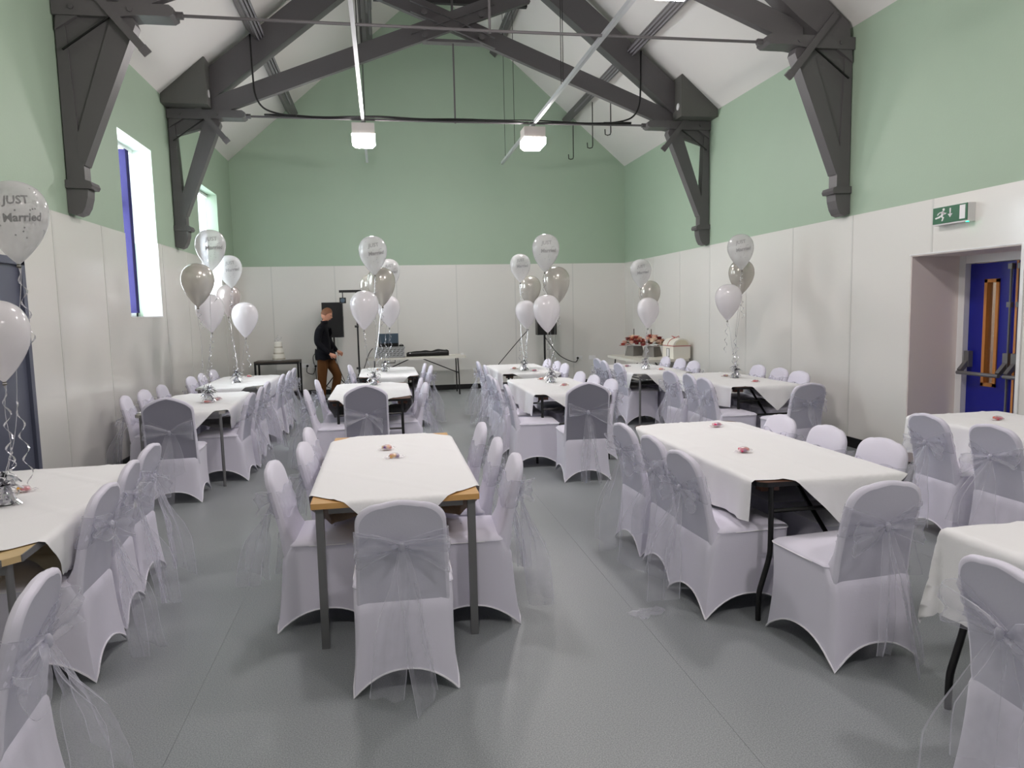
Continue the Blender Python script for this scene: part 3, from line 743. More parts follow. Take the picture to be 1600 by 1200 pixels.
def tfi(O, u, v):
    B, Tp, Lf, Rt = O                                  # near edge, far edge (left to right), left, right (near to far)
    b, t, l, r = along_poly(B, u), along_poly(Tp, u), along_poly(Lf, v), along_poly(Rt, v)
    return tuple((1-v)*b[k]+v*t[k]+(1-u)*l[k]+u*r[k]-((1-u)*(1-v)*B[0][k]+u*(1-v)*B[-1][k]+(1-u)*v*Tp[0][k]+u*v*Tp[-1][k]) for k in (0, 1))
def pulled(hx, hy, drop, n0=.15, tip=.27, rdrop=.28, rtip=.0):
    # cloth laid askew: long side hangs square to the near corner, near end hangs in a point
    nl = (-hx-drop, -hy+.03); nr = (hx+rdrop, -hy+.10-rtip)
    near = [nl, (-hx-.02, -hy+.015), (-hx+n0, -hy-.01), (-hx+n0+.30, -hy-tip), (hx-.05, -hy-.10), (hx+.05, -hy-.02), nr]
    far = [(-hx-drop+.06, hy-.35), (-hx, hy-.05), (-hx+.25, hy+.05), (.05, hy+.22), (hx-.15, hy+.05), (hx+rdrop-.05, hy-.25)]
    return (near, far, [nl, (-hx-drop-.02, -.2), far[0]], [nr, (hx+rdrop+.05, .1), far[-1]])
def cloth(key, x, y0, y1, wid, rz, label, D=1.20, ang=45, off=(0, 0), seat_l=True, seat_r=True, lean=1.0, square=None, seed=0, outline4=None):
    hx, hy = wid/2+.009, (y1-y0)/2+.009; side = D*sqrt(2) if square is None else square[0]; side2 = side if square is None else square[1]
    a = radians(ang); N = 72; rows = []
    for i in range(N+1):
        row = []
        for j in range(N+1):
            u, v = (i/N-.5)*side, (j/N-.5)*side2
            px, py = u*cos(a)-v*sin(a)+off[0], u*sin(a)+v*cos(a)+off[1]
            if outline4: px, py = tfi(outline4, i/N, j/N)
            cxp, cyp = max(-hx, min(hx, px)), max(-hy, min(hy, py)); dx, dy = px-cxp, py-cyp; s = sqrt(dx*dx+dy*dy)
            cr = 0
            for k in (-.25, 0, .25):
                for q, sd in ((u, side), (v, side2)): cr += .0045*exp(-((q-k*sd)/.022)**2)
            z = TT+.0055+.0012*nz((px*5+seed, py*5, 1))+cr
            if s < 1e-6: row.append((px, py, z)); continue
            nx, ny = dx/s, dy/s
            along = py if abs(nx) > abs(ny) else px
            wave = .014*sin(along*17+seed*2)+.011*nz((along*6, seed*3.1, 0))+.006*sin(along*41+seed)
            r = .015
            if s < r*1.57: o, d = r*sin(s/r), r*(1-cos(s/r))
            else: o, d = r, r+(s-r*1.57)
            side_n = abs(nx) > .7
            out = o
            if side_n and ((nx < 0 and seat_l) or (nx > 0 and seat_r)):
                s0, zf = .10, .512
                if d > s0:
                    e = d-s0; ca = .45*lean; dz = e*cos(ca); zz = TT-s0-dz
                    inn = e*sin(ca)
                    if zz < zf:
                        e2 = (zf-zz); zz = zf-.0+.010*sin(along*23+seed)*min(1, e2*8)+.006; inn += e2*.95
                    out = o-inn+wave*min(1, d*4)*.7; zf2 = zz
                else: out = o+wave*min(1, d*4); zf2 = TT-d
                zz = zf2
            else:
                zz = TT-d; out = o+wave*min(1, d*4)+.05*d*(1 if abs(nx) < .98 or True else 0)
                zz = max(zz, .03)
            if abs(nx) > .25 and abs(ny) > .25 and s > .02: out += .05*min(1, s*3)*(.6+.4*sin(atan2(dy, dx)*7))
            row.append((cxp+nx*out, cyp+ny*out, zz+.004))
        rows.append(row)
    m = MB().grid(rows); o = m.build('tablecloth', MAT['cloth'], None, True)
    o.location = (x, (y0+y1)/2, 0); o.rotation_euler.z = rz
    return tag(o, label, 'tablecloth', 'white tablecloths laid cornerwise')
TABLES = [
 ('A1', -1.87, 2.97, 4.80, .80, 'ply', radians(3), 'pale-topped table with chamfered corner by the grey door', dict(off=(.0, .10), seat_l=False, lean=.2, D=1.22)),
 ('A2', -1.98, 7.28, 9.10, .80, 'grey', radians(2.5), 'grey-topped steel-legged table, middle of the window-side row', dict(off=(.03, .0), lean=.3)),
 ('A3', -1.98, 9.66, 11.5, .80, 'grey', 0, 'grey-topped table at far end of the window-side row', dict(off=(0, .05), lean=.3)),
 ('B1', .03, 3.53, 5.42, .82, 'oak', 0, 'oak-edged table with square grey legs, front centre', dict(off=(.0, -.01), D=1.20, lean=1.3)),
 ('B2', -.17, 7.75, 9.60, .86, 'fold', 0, 'dark-edged folding table directly behind the oak-edged table', dict(off=(-.06, .0), lean=1.1)),
 ('B3', .05, 10.4, 12.25, .82, 'fold', 0, 'dark-edged folding table nearest the equipment trestle', dict(off=(.0, -.02), lean=1.1)),
 ('C1', 1.98, 7.52, 9.36, .80, 'fold', 0, 'black-legged folding table behind the dome-backed chair right of aisle', dict(outline4=pulled(.40, .92, .25, .09, .22, .20, .12), lean=0, seat_l=False, seat_r=False)),
 ('C2', 2.07, 10.15, 11.98, .80, 'fold', 0, 'folding table in front of the right-hand speaker', dict(outline4=pulled(.40, .915, .24, .12, .16), lean=0, seat_l=False, seat_r=False)),
 ('D0', 2.28, 3.37, 5.30, .82, 'fold', 0, 'black-legged folding table with big white cloth, front right', dict(outline4=pulled(.41, .935, .24, .15, .30, .22), lean=0, seat_l=False, seat_r=False)),
 ('D1', 4.21, 7.46, 9.22, .80, 'fold', 0, 'black-legged folding table beside the right wall', dict(outline4=pulled(.40, .88, .25, .20, .30, .22), lean=0, seat_l=False, seat_r=False)),
 ('D2', 3.77, 9.34, 11.15, .80, 'grey', 0, 'grey steel-legged table in front of the flower boxes', dict(off=(.0, .0), lean=.2)),
 ('E1', 4.49, 3.24, 5.08, .80, 'fold', 0, 'white-clothed table in front of the blue exit door', dict(ang=3, square=(1.30, 2.0), off=(0, -.06), lean=.0, seat_l=False, seat_r=False)),
 ('E2', 2.60, .66, 2.48, .82, 'fold', 0, 'white-clothed table cut off at the bottom right corner', dict(ang=6, square=(1.36, 2.3), off=(0, .02), lean=0, seat_l=False, seat_r=False))]
for i, (k, x, y0, y1, wd, stl, rz, lb, kw) in enumerate(TABLES):
    table(k, x, y0, y1, wd, stl, lb, rz)
    cloth(k, x, y0, y1, wd, rz, 'white cloth over '+TN[k], seed=i*1.37, **kw)
TZC = TT+.008

# ------------------------------------------------------------------ balloons, foil weights, sweet bags
BN = 28
BPROF = [(0, 1.0), (.10, .992), (.22, .968), (.34, .915), (.425, .84), (.48, .745), (.50, .65), (.492, .555), (.46, .455), (.405, .355), (.33, .26), (.245, .172), (.165, .10), (.10, .05), (.055, .018), (.03, 0), (.022, -.012), (.036, -.03)]
def brad(z):
    for (r0, z0), (r1, z1) in zip(BPROF, BPROF[1:]):
        if z1 <= z <= z0: return r0+(r1-r0)*(z0-z)/(z0-z1)
    return .02
def balloon_mesh(name, m):
    mb = MB(); pr = [(r*.72, z) for r, z in reversed(BPROF[1:])]+[(.002, 1.0)]
    # smooth the profile with a Catmull-Rom pass
    q = []
    for i in range(len(pr)-1):
        p0, p1, p2, p3 = pr[max(i-1, 0)], pr[i], pr[i+1], pr[min(i+2, len(pr)-1)]
        for k in range(3):
            t = k/3; f = lambda a, b, c, d: .5*((2*b)+(-a+c)*t+(2*a-5*b+4*c-d)*t*t+(-a+3*b-3*c+d)*t**3)
            q.append((max(.001, f(p0[0], p1[0], p2[0], p3[0])), f(p0[1], p1[1], p2[1], p3[1])))
    q.append(pr[-1]); mb.lathe(q, BN); return mb.mesh(name, m, True)
BMESH = {'P': balloon_mesh('balloon_clear', MAT['bl_clear']), 'W': balloon_mesh('balloon_white', MAT['bl_white']),
         'S': balloon_mesh('balloon_silver', MAT['bl_silver']), 'K': balloon_mesh('balloon_pearl', MAT['bl_pearl'])}
def text_pts(body, size):
    cu = bpy.data.curves.new('t', 'FONT'); cu.body = body; cu.size = size; cu.align_x = 'CENTER'; cu.offset = .004; cu.resolution_u = 2
    o = bpy.data.objects.new('t', cu); COL.objects.link(o)
    bpy.context.view_layer.update(); me = bpy.data.meshes.new_from_object(o.evaluated_get(bpy.context.evaluated_depsgraph_get()))
    vs = [v.co.copy() for v in me.vertices]; fs = [tuple(p.vertices) for p in me.polygons]
    bpy.data.objects.remove(o); bpy.data.curves.remove(cu); bpy.data.meshes.remove(me); return vs, fs
def wrap(mb, vs, fs, a0, zc, tilt=0):
    out = []
    for p in vs:
        z = zc+p.y+p.x*tilt; r = brad(z)*.72+.004; a = a0+p.x/(.36)
        out.append((r*cos(a), r*sin(a), z))
    mb.add(out, fs)
JUST, MARR = text_pts('JUST', .135), text_pts('Married', .135)
def subdivide(vs, fs):
    me = bpy.data.meshes.new('s'); me.from_pydata([tuple(v) for v in vs], [], fs); bm = bmesh.new(); bm.from_mesh(me)
    bmesh.ops.triangulate(bm, faces=bm.faces); bmesh.ops.subdivide_edges(bm, edges=[e for e in bm.edges if e.calc_length() > .03], cuts=1); bmesh.ops.triangulate(bm, faces=bm.faces)
    r = [v.co.copy() for v in bm.verts], [tuple(v.index for v in f.verts) for f in bm.faces]; bm.free(); bpy.data.meshes.remove(me); return r
JUST, MARR = subdivide(*JUST), subdivide(*MARR)
pm = MB()
for k in range(3):
    a0 = -pi/2-.25+k*2*pi/3; wrap(pm, *JUST, a0-.12, .70, .10); wrap(pm, *MARR, a0+.06, .50, .10)
ME_PRINT = pm.mesh('lettering', MAT['print'])
RD = random.Random(9); dm = MB()
for k in range(60):
    z = RD.choice([RD.uniform(.30, .44), RD.uniform(.82, .95), RD.uniform(.62, .69)]); a = RD.uniform(0, 2*pi); r = brad(z)*.72+.004; s = .011
    n = Vector((cos(a), sin(a), 0)); tx = Vector((-sin(a), cos(a), 0)); c = Vector((r*cos(a), r*sin(a), z))
    dr = Vector((brad(z+.01)-brad(z-.01), 0)).x/.02*.72; tz = Vector((cos(a)*dr, sin(a)*dr, 1)).normalized()
    dm.add([c+tx*s*cos(q*pi/3)+tz*s*sin(q*pi/3) for q in range(6)], [tuple(range(6))])
ME_DOTS = dm.mesh('dots', MAT['print'])
ME_KNOT = MB().lathe([(.016, -.05), (.03, -.04), (.020, -.022), (.022, -.004)], 10).mesh('knot', MAT['knot'], True)
CN = {'A1': 'near left table', 'A2': 'middle window-side table', 'A3': 'far window-side table', 'B2': 'table behind the oak-edged one', 'B3': 'far centre-left table',
      'C1': 'mid-hall table right of aisle', 'C2': 'table before the right speaker', 'D2': 'table before the flower boxes', 'D1': 'table by the right wall'}
KN = {'P': 'clear pearl balloon printed Just Married', 'W': 'plain white balloon', 'S': 'silver balloon', 'K': 'pinkish pearl balloon'}
def curl(p, n, L, seed):
    pts = []; R = random.Random(seed); ph = R.uniform(0, 6)
    for i in range(n+1):
        t = i/n; pts.append((p[0]+.016*sin(t*22+ph)*min(1, t*4)+.03*t*sin(ph), p[1]+.016*cos(t*22+ph)*min(1, t*4)+.03*t*cos(ph), p[2]-L*t))
    return pts
def ribbon_strip(mb, pts, wd):
    rows = []
    for i, p in enumerate(pts):
        a = i*.7; d = Vector((cos(a), sin(a), .25*sin(a*1.3)))*wd/2; p = Vector(p); rows.append([p-d, p+d])
    mb.grid(rows)
def balloon(kind, c, h, base, key, seed):
    z0 = c[2]-h/2
    t = link('balloon', BMESH[kind], None, (c[0], c[1], z0)); t.scale = (h, h, h); t.rotation_euler = (radians(3*sin(seed)), radians(3*cos(seed*1.7)), atan2(-c[0], c[1])+((seed*2.399) % .9-.45 if seed > 1 else .42))
    tag(t, KN[kind]+' tied above the '+CN[key], 'balloon', 'balloons tied over the tables')
    k = link('knot', ME_KNOT, t)
    if kind == 'P': link('lettering', ME_PRINT, t)['kind'] = 'stuff'; link('dots', ME_DOTS, t)['kind'] = 'stuff'
    # ribbon built in world space, then parented keeping its place
    mb = MB(); n = 26; top = Vector((c[0], c[1], z0-.015)); bt = Vector(base)+Vector((.01*sin(seed), .01*cos(seed), .10)); pts = []
    for i in range(n+1):
        q = i/n; p = top.lerp(bt, q); sag = .02*sin(pi*q); pts.append(p+Vector((.008*sin(q*9+seed)+sag*sin(seed), .008*cos(q*8+seed)+sag*cos(seed), 0)))
    mb.tube(pts, .0016, 4)
    ribbon_strip(mb, curl(top, 30, .30+.1*sin(seed), seed), .009)
    p2 = pts[n//2+3]; ribbon_strip(mb, curl(p2, 34, min(.42, p2.z-.80), seed+50), .009)
    bpy.context.view_layer.update()
    r = mb.build('ribbon', MAT['ribbon'], t); r.matrix_parent_inverse = Matrix.LocRotScale(t.location, t.rotation_euler, t.scale).inverted()
def foil_weight(key, x, y):
    t = thing('balloon_weight', 'tinselly silver foil balloon weight on the '+CN[key], 'balloon weight', (x, y, TZC), 0, 'foil balloon weights'); t.scale = (1.7, 1.7, 1.7)
    R = random.Random(key); m = MB()
    m.lathe([(.010, .0), (.022, .002), (.025, .015), (.019, .035), (.010, .048), (.012, .055)], 9)
    for i in range(len(m.v)): v = m.v[i]; m.v[i] = (v[0]*(1+.7*nz((v[0]*90, v[1]*90, v[2]*90))), v[1]*(1+.7*nz((v[0]*60+9, v[1]*60, v[2]*60))), v[2])
    m.build('body', MAT['foil'], t)
    for ring, n, L, z in ((0, 22, .055, .055), (1, 14, .05, .085), (2, 22, .045, .022)):
        s = MB()
        for k in range(n):
            a = 2*pi*k/n+R.uniform(-.2, .2); up = R.uniform(-.3, 1.2); d = Vector((cos(a)*cos(up), sin(a)*cos(up), sin(up))); sd = Vector((-sin(a), cos(a), R.uniform(-.6, .6)))*.0075
            p0 = Vector((0, 0, z)); rows = [[p0+d*L*q-sd*(1-q*.5)-Vector((0, 0, .03*q*q)), p0+d*L*q+sd*(1-q*.5)-Vector((0, 0, .03*q*q))] for q in (0, .35, .7, 1)]
            s.grid(rows)
        s.build('tinsel', MAT['foil'], t)['kind'] = 'stuff'
WTS = {'A1': (-1.87, 3.89), 'A2': (-1.85, 8.09), 'A3': (-2.0, 10.38), 'B2': (-.14, 9.28), 'B3': (0, 11.35), 'C1': (2.02, 8.73), 'C2': (2.05, 10.6), 'D2': (3.76, 10.11), 'D1': (4.3, 8.38)}
BAL = {'A1': [('P', -1.72, 3.9, 2.12, .39), ('W', -1.76, 3.75, 1.56, .38)],
 'A2': [('P', -1.77, 8.2, 2.35, .43), ('S', -1.88, 8.0, 1.98, .45), ('W', -1.87, 8.5, 1.69, .42)],
 'A3': [('P', -2.0, 10.4, 2.25, .44), ('K', -2.12, 10.7, 1.87, .44), ('W', -1.82, 10.2, 1.6, .47)],
 'B2': [('P', -.08, 9.1, 2.35, .47), ('S', 0, 9.35, 1.98, .49), ('W', -.23, 8.9, 1.69, .47)],
 'B3': [('P', .12, 11.4, 2.24, .47), ('S', -.15, 11.6, 2.02, .47), ('W', .09, 11.2, 1.67, .48)],
 'C1': [('P', 1.98, 8.8, 2.34, .46), ('S', 2.19, 9.05, 1.95, .48), ('W', 1.96, 8.6, 1.6, .46)],
 'C2': [('P', 2.07, 10.9, 2.28, .43), ('S', 2.25, 11.1, 1.94, .47), ('W', 2.12, 10.7, 1.58, .43)],
 'D2': [('P', 3.73, 10.2, 2.14, .42), ('S', 3.96, 10.5, 1.82, .46), ('W', 3.76, 10.0, 1.57, .44)],
 'D1': [('P', 4.43, 8.5, 2.31, .44), ('S', 4.58, 8.8, 2.01, .45), ('W', 4.14, 8.3, 1.69, .44)]}
sd = 0
for k, (x, y) in WTS.items():
    foil_weight(k, x, y)
    for (kd, bx, by, bz, h) in BAL[k]:
        sd += 1; balloon(kd, (bx, by, bz), h, (x, y, TZC), k, sd)

SWC = [mat('sweet_%d' % i, c, .35) for i, c in enumerate(((.85,.15,.40), (.92,.68,.15), (.75,.12,.22), (.42,.20,.52), (.88,.38,.25)))]
def sweet_bag(x, y, rz, label, sc=1.0, dark=False):
    t = thing('sweet_bag', label, 'sweet bag', (x, y, TZC), rz, 'cellophane bags of sweets'); R = random.Random(x*31+y*7)
    m = MB(); pr = [(.004, -.075), (.012, -.06), (.007, -.045), (.028, -.028), (.036, -.0), (.030, .028), (.008, .046), (.015, .062), (.004, .078)]
    rows = []
    for r, l in pr:
        rows.append([(l*sc, r*1.15*sc*cos(a*pi/5), max(.001, (.020+r*sin(a*pi/5)*.62)*sc if r > .02 else (.012+r*.6*sin(a*pi/5))*sc)) for a in range(10)])
    m.grid(rows, close=True)
    m.v = [(v[0]+.005*nz((v[0]*70, v[1]*70, 1)), v[1]+.006*nz((v[0]*70, v[1]*70, 5)), v[2]) for v in m.v]
    m.build('wrapper', MAT['cello'], t, True)
    for k in range(6):
        cx, cy = (-.020+.02*(k % 3))*sc, (-.012+.024*(k//3))*sc
        b = MB().ball((cx, cy, (.016+.008*R.random())*sc), .0155*sc, 8, (1, 1.1, .85)); b.build('sweet', SWC[R.randrange(5)] if not dark else SWC[(k*2) % 5], t, True)
for x, y, rz, lb in ((-1.91, 4.16, .3, 'bag of pink and yellow sweets on the near left table'), (-1.85, 8.0, .2, 'bag of sweets left of the foil weight, middle window-side table'),
   (-1.80, 8.25, 1.0, 'bag of sweets right of the foil weight, middle window-side table'), (-1.98, 11.2, .1, 'bag of sweets at the far end of the far window-side table'),
   (-.01, 4.80, .5, 'bag of coloured sweets on the oak-edged table, farther one'), (.035, 4.50, .1, 'bag of pink sweets on the oak-edged table, nearer one'),
   (-.12, 9.46, .1, 'small bag of sweets behind the weight, table behind the oak-edged one'), (-.10, 11.6, .2, 'small bag of sweets on the far centre-left table'),
   (1.98, 9.1, .4, 'bag of sweets beyond the weight on the mid-hall right table'), (2.07, 8.25, .3, 'bag of sweets nearer than the weight on the mid-hall right table'),
   (1.95, 10.9, 0, 'bag of sweets left of weight, table before the right speaker'), (2.15, 10.35, 0, 'bag of sweets right of weight, table before the right speaker'),
   (2.42, 5.01, .2, 'farther clear bag of pink sweets on the front right table'), (2.15, 4.08, .1, 'nearer clear bag of pink sweets on the front right table'),
   (4.25, 8.55, 0, 'bag of yellow sweets left of weight, table by the right wall'), (4.25, 7.8, .2, 'bag of pink sweets nearest, table by the right wall'),
   (3.65, 10.6, 0, 'small dark bag of sweets beyond weight, table before flower boxes'), (3.88, 9.8, 0, 'small dark bag of sweets nearest, table before flower boxes'),
   (4.5, 4.66, .2, 'bag of sweets on the table before the blue door')):
    sweet_bag(x, y, rz, lb, .86)
# spare organza left lying on the floor
fm = MB(); rows = []
for i in range(13):
    rows.append([(-.10+.20*i/12+.02*nz((i*.4, j*.5, 3)), (-.055+.11*j/6)*(1-.3*(i/12)**2)+.03*nz((i*.3, 2, j*.1)), .006+.02*abs(nz((i*.5, j*.6, 7)))) for j in range(7)])
fm.grid(rows, uv=True); o = fm.build('organza_scrap', MAT['organza'], None, True); o.location = (1.35, 3.60, 0.0); o.rotation_euler.z = .4
tag(o, 'end of silver organza lying on the floor by the front right chairs', 'fabric')

# ------------------------------------------------------------------ exit sign and sockets
sx0 = XR-.0085
t = thing('exit_sign', 'green illuminated running-man exit sign above the fire door', 'exit sign', (sx0, 5.98, 2.355))
MB().box(-.075, 0, -.21, .21, 0, .165).build('sign_case', MAT['white'], t)
MB().box(-.083, -.075, -.205, .205, .012, .162).build('sign_face', MAT['signgreen'], t)
def onface(pts): return [(-y_, z_) for y_, z_ in pts]
pf = MB()   # pictogram: u runs left to right as seen from the hall (+u = -Y)
def shp(pts): pf.prism([(-(u-.5)*.40, .012+v*.15) for u, v in pts], 0, -.0845, -.083)
shp([(.80, .10), (.96, .10), (.96, .92), (.80, .92)])                                   # door
shp([(.50, .62), (.50, .86), (.54, .86), (.54, .62)]); shp([(.52, .30), (.45, .52), (.59, .52)]); shp([(.505, .4), (.505, .7), (.535, .7), (.535, .4)])   # arrow
shp([(.32+.035*cos(k*pi/6), .83+.085*sin(k*pi/6)) for k in range(12)])                  # head
shp([(.20, .68), (.29, .74), (.35, .66), (.29, .40), (.22, .44), (.26, .60)])             # torso
shp([(.22, .72), (.14, .62), (.12, .52), (.15, .52), (.18, .60), (.26, .68)]); shp([(.30, .70), (.36, .60), (.40, .62), (.40, .56), (.35, .52), (.28, .62)])
shp([(.24, .46), (.22, .36), (.08, .30), (.06, .38), (.17, .44), (.22, .50)]); shp([(.26, .44), (.34, .36), (.30, .14), (.26, .14), (.29, .33), (.22, .42)])
pf.build('pictogram', MAT['white'], t)
MB().box(-.07, -.055, -.20, -.18, -.006, 0).build('indicator_led', MAT['led'], t)
def socket(loc, rz, label, plugs):
    t = thing('wall_socket', label, 'socket', loc, rz, 'white wall sockets')
    MB().box(-.073, .073, -.010, 0, -.043, .043).build('face_plate', MAT['white'], t)
    for k in plugs: MB().lathe([(.02, 0), (.026, .006), (.024, .03), (.012, .036)], 12).build('plug', MAT['black'], t).rotation_euler.x = pi/2
    for c, k in zip([c for c in t.children if c.name.startswith('plug')], plugs): c.location = (k*.036, -.01, -.005)
    return t
yw = YB-.0085
socket((-1.60, yw, .61), 0, 'white double socket left of the man with a black plug', [1]); socket((-1.40, yw, .60), 0, 'white socket hidden behind the man with a black plug', [0])
socket((4.19, yw, .585), 0, 'white socket right of the speaker stand with a black plug', [-1]); socket((4.49, yw, .585), 0, 'empty white double socket near the corner', [])

# ------------------------------------------------------------------ along the back wall
def cable(pts, r, label, n=6):
    out = spline(pts); o = MB().tube(out, r, n).build('power_cable', MAT['black'], None, True); return tag(o, label, 'cable', 'black cables along the back wall')
cable([(-1.565, yw-.05, .60), (-1.57, yw-.07, .48), (-1.45, yw-.06, .44), (-1.40, yw-.08, .58)], .008, 'short black cable looping between the two left sockets')
cable([(-1.40, yw-.05, .59), (-1.39, yw-.08, .35), (-1.38, yw-.06, .20), (-1.2, yw-.10, .03), (-.9, yw-.2, .012)], .008, 'black cable dropping from the left socket to the floor')
cable([(-1.42, yw-.05, .62), (-1.43, yw-.12, .8), (-1.30, yw-.18, .95), (-1.1, yw-.35, 1.18)], .008, 'black cable rising from the left socket to the left speaker')
cable([(4.155, yw-.05, .58), (4.06, yw-.10, .50), (3.7, yw-.25, .66), (3.35, yw-.55, 1.02), (3.28, yw-.62, 1.14)], .009, 'black cable swagging from right socket to right speaker')
cable([(1.9, 14.6, .01), (2.2, 14.6, .45), (2.65, 14.65, .95), (2.95, 14.72, 1.25)], .009, 'black cable slanting up to the right speaker from the floor')
cable([(-.22, 14.45, .965), (-.30, 14.35, .86), (-.42, 14.2, .55), (-.62, 13.9, .25), (-.85, 13.6, .012)], .008, 'black cable slanting from flight case down to the floor')

# cake table and cake
t = thing('side_table', 'dark topped side table with thin black legs under the cake', 'table', (-2.07, 14.86, 0))
MB().box(-.42, .42, -.24, .24, .735, .765).build('tabletop', MAT['darkwood'], t)
for sx in (-1, 1):
    for sy in (-1, 1): MB().box(sx*.40-.018, sx*.40+.018, sy*.22-.018, sy*.22+.018, 0, .735).build('leg', MAT['blackmetal'], t)
g = MB()
for sy in (-1, 1): g.box(-.385, .385, sy*.22-.012, sy*.22+.012, .70, .735)
for sx in (-1, 1): g.box(sx*.40-.012, sx*.40+.012, -.2, .2, .70, .735)
g.build('frame_rail', MAT['blackmetal'], t)
t = thing('wedding_cake', 'three-tier ivory wedding cake with lace bands and a topper', 'cake', (-2.05, 14.86, .765))
MB().lathe([(.15, 0), (.155, .003), (.155, .012), (.15, .015)], 28).build('cake_board', MAT['foil'], t)
for r, z0, z1 in ((.118, .015, .125), (.095, .125, .245), (.073, .245, .365)):
    q = MB().lathe([(r, z0), (r, z1-.012), (r-.004, z1-.004), (r-.012, z1), (.004, z1)], 28).build('tier', MAT['icing'], t, 40)
    MB().lathe([(r+.001, z0+.004), (r+.004, z0+.006), (r+.004, z0+.03), (r+.001, z0+.032)], 28).build('lace_band', MAT['lace'], q)
g = MB(); R = random.Random(2)
for k in range(3):
    cx = -.035+.035*k; pts = [(cx+.03*cos(a*.5+k), .004*sin(a), .395+.03*sin(a*.5+k)*1.0+.025*k) for a in range(13)]; g.tube(pts, .004, 5)
g.tube([(0, 0, .365), (0, 0, .47)], .003, 5); g.tube([(-.04, 0, .43), (.0, 0, .50), (.045, 0, .44)], .004, 5); g.build('cake_topper', MAT['foil'], t)

# trestle table with the DJ's gear
def trestle(label, x0, x1, y0, y1, h, handle=False, r=.05):
    cx, cy = (x0+x1)/2, (y0+y1)/2; hx, hy = (x1-x0)/2, (y1-y0)/2; t = thing('trestle_table', label, 'table', (cx, cy, 0), 0, 'white folding trestles')
    MB().prism(rrect(hx, hy, r), 2, h-.045, h).build('tabletop', MAT['plast_table'], t)
    for s in (-1, 1):
        for q in (-1, 1):
            MB().tube([(s*(hx-.16), q*(hy-.12), h-.045), (s*(hx-.15), q*(hy-.07), .42), (s*(hx-.145), q*(hy-.04), 0)], .013, 8).build('leg', MAT['blackmetal'], t)
        MB().tube([(s*(hx-.15), -hy+.08, .42), (s*(hx-.15), hy-.08, .42)], .011, 6).build('crossbar', MAT['blackmetal'], t)
        MB().tube([(s*(hx-.15), 0, .42), (s*.12, 0, h-.05)], .011, 6).build('brace', MAT['blackmetal'], t)
    if handle: MB().tube([(-hx+.42, -hy+.03, h-.045), (-hx+.42, -hy+.02, h-.10), (-hx+.56, -hy+.02, h-.10), (-hx+.56, -hy+.03, h-.045)], .009, 6).build('carry_handle', MAT['black'], t)
    return t
trestle('off-white folding trestle carrying the flight case and black bag', -.36, 1.60, 14.35, 14.98, .775, True)
t = thing('flight_case', 'silver flight case with patterned front under the laptop', 'case', (.11, 14.56, .775))
MB().box(-.275, .275, -.18, .18, .008, .20).build('case_body', mat('silver_case', (.74,.75,.75), .35, metal=.3), t)
g = MB()
for x in (-.275, .275):
    for z in (.008, .20): g.box(x-.012, x+.012, -.19, .19, z-.008, z+.012)
for z in (.008, .20): g.box(-.28, .28, -.19, -.17, z-.006, z+.010)
g.build('edge_trim', MAT['alu'], t)
for r_ in range(4):
    for c in range(7): 
        s = MB(); cx, cz = -.225+.075*c+.02*(r_ % 2), .045+.038*r_
        s.bar((cx-.026, -.187, cz-.008), (cx+.026, -.187, cz+.010), .008, .012, up=(0,1,0)); s.build('vent_slot', MAT['black'], t)
for sx in (-1, 1):
    for sz in (.02, .19): MB().ball((sx*.275, -.185, sz), .02, 8).build('corner_ball', MAT['alu'], t, True)
t = thing('laptop', 'open laptop with dark blue-grey lid on the flight case', 'laptop', (.09, 14.58, .987))
MB().box(-.19, .19, -.12, .13, 0, .018).build('keyboard_base', MAT['black'], t)
T = Matrix.Translation((0, -.125, .012)) @ Matrix.Rotation(radians(6), 4, 'X')
MB().box(-.19, .19, -.006, .006, 0, .25, T=T).build('lid', MAT['screen'], t)
MB().box(-.185, .185, -.010, -.006, .0, .06, T=T).build('hinge_band', MAT['black'], t)
t = thing('controller_box', 'small black box with cable beside the laptop on the case', 'box', (.335, 14.56, .987)); MB().box(-.045, .045, -.06, .06, 0, .028).build('casing', MAT['black'], t); MB().tube([(-.03, -.06, .028), (-.01, -.065, .045), (.03, -.06, .035)], .006, 6).build('lead', MAT['black'], t)
m = MB(); rows = []
for i in range(25):
    q = i/24; x = .43+.84*q; r = (.050+.02*q+.012*nz((q*6, 1, 2)))*(1 if .03 < q < .97 else .75); lift = .012*q
    rows.append([(x, 14.55+r*cos(a*pi/7)*1.15, .777+max(.0, r*.95+r*sin(a*pi/7)*.95+lift*0)) for a in range(14)])
m.grid(rows, close=True); m.add(rows[0], [tuple(range(14))]); m.add(rows[-1], [tuple(range(14))])
bag = tag(m.build('stand_bag', MAT['black'], None, True), 'long black stand bag lying on the off-white trestle', 'bag')
MB().tube([(.50, 14.478, .845), (.50, 14.472, .845)], .012, 10).build('badge', MAT['white'], bag)
t = thing('cable_tie_pack', 'small pale cable and clip lying at the right trestle end', 'cable', (1.45, 14.6, .776))
MB().tube([(-.12, 0, .006), (-.05, .04, .012), (.02, .01, .018), (.06, .05, .01)], .005, 6).build('loop', MAT['cream'], t); MB().box(.07, .12, -.02, .02, 0, .035).build('clip', MAT['white'], t)

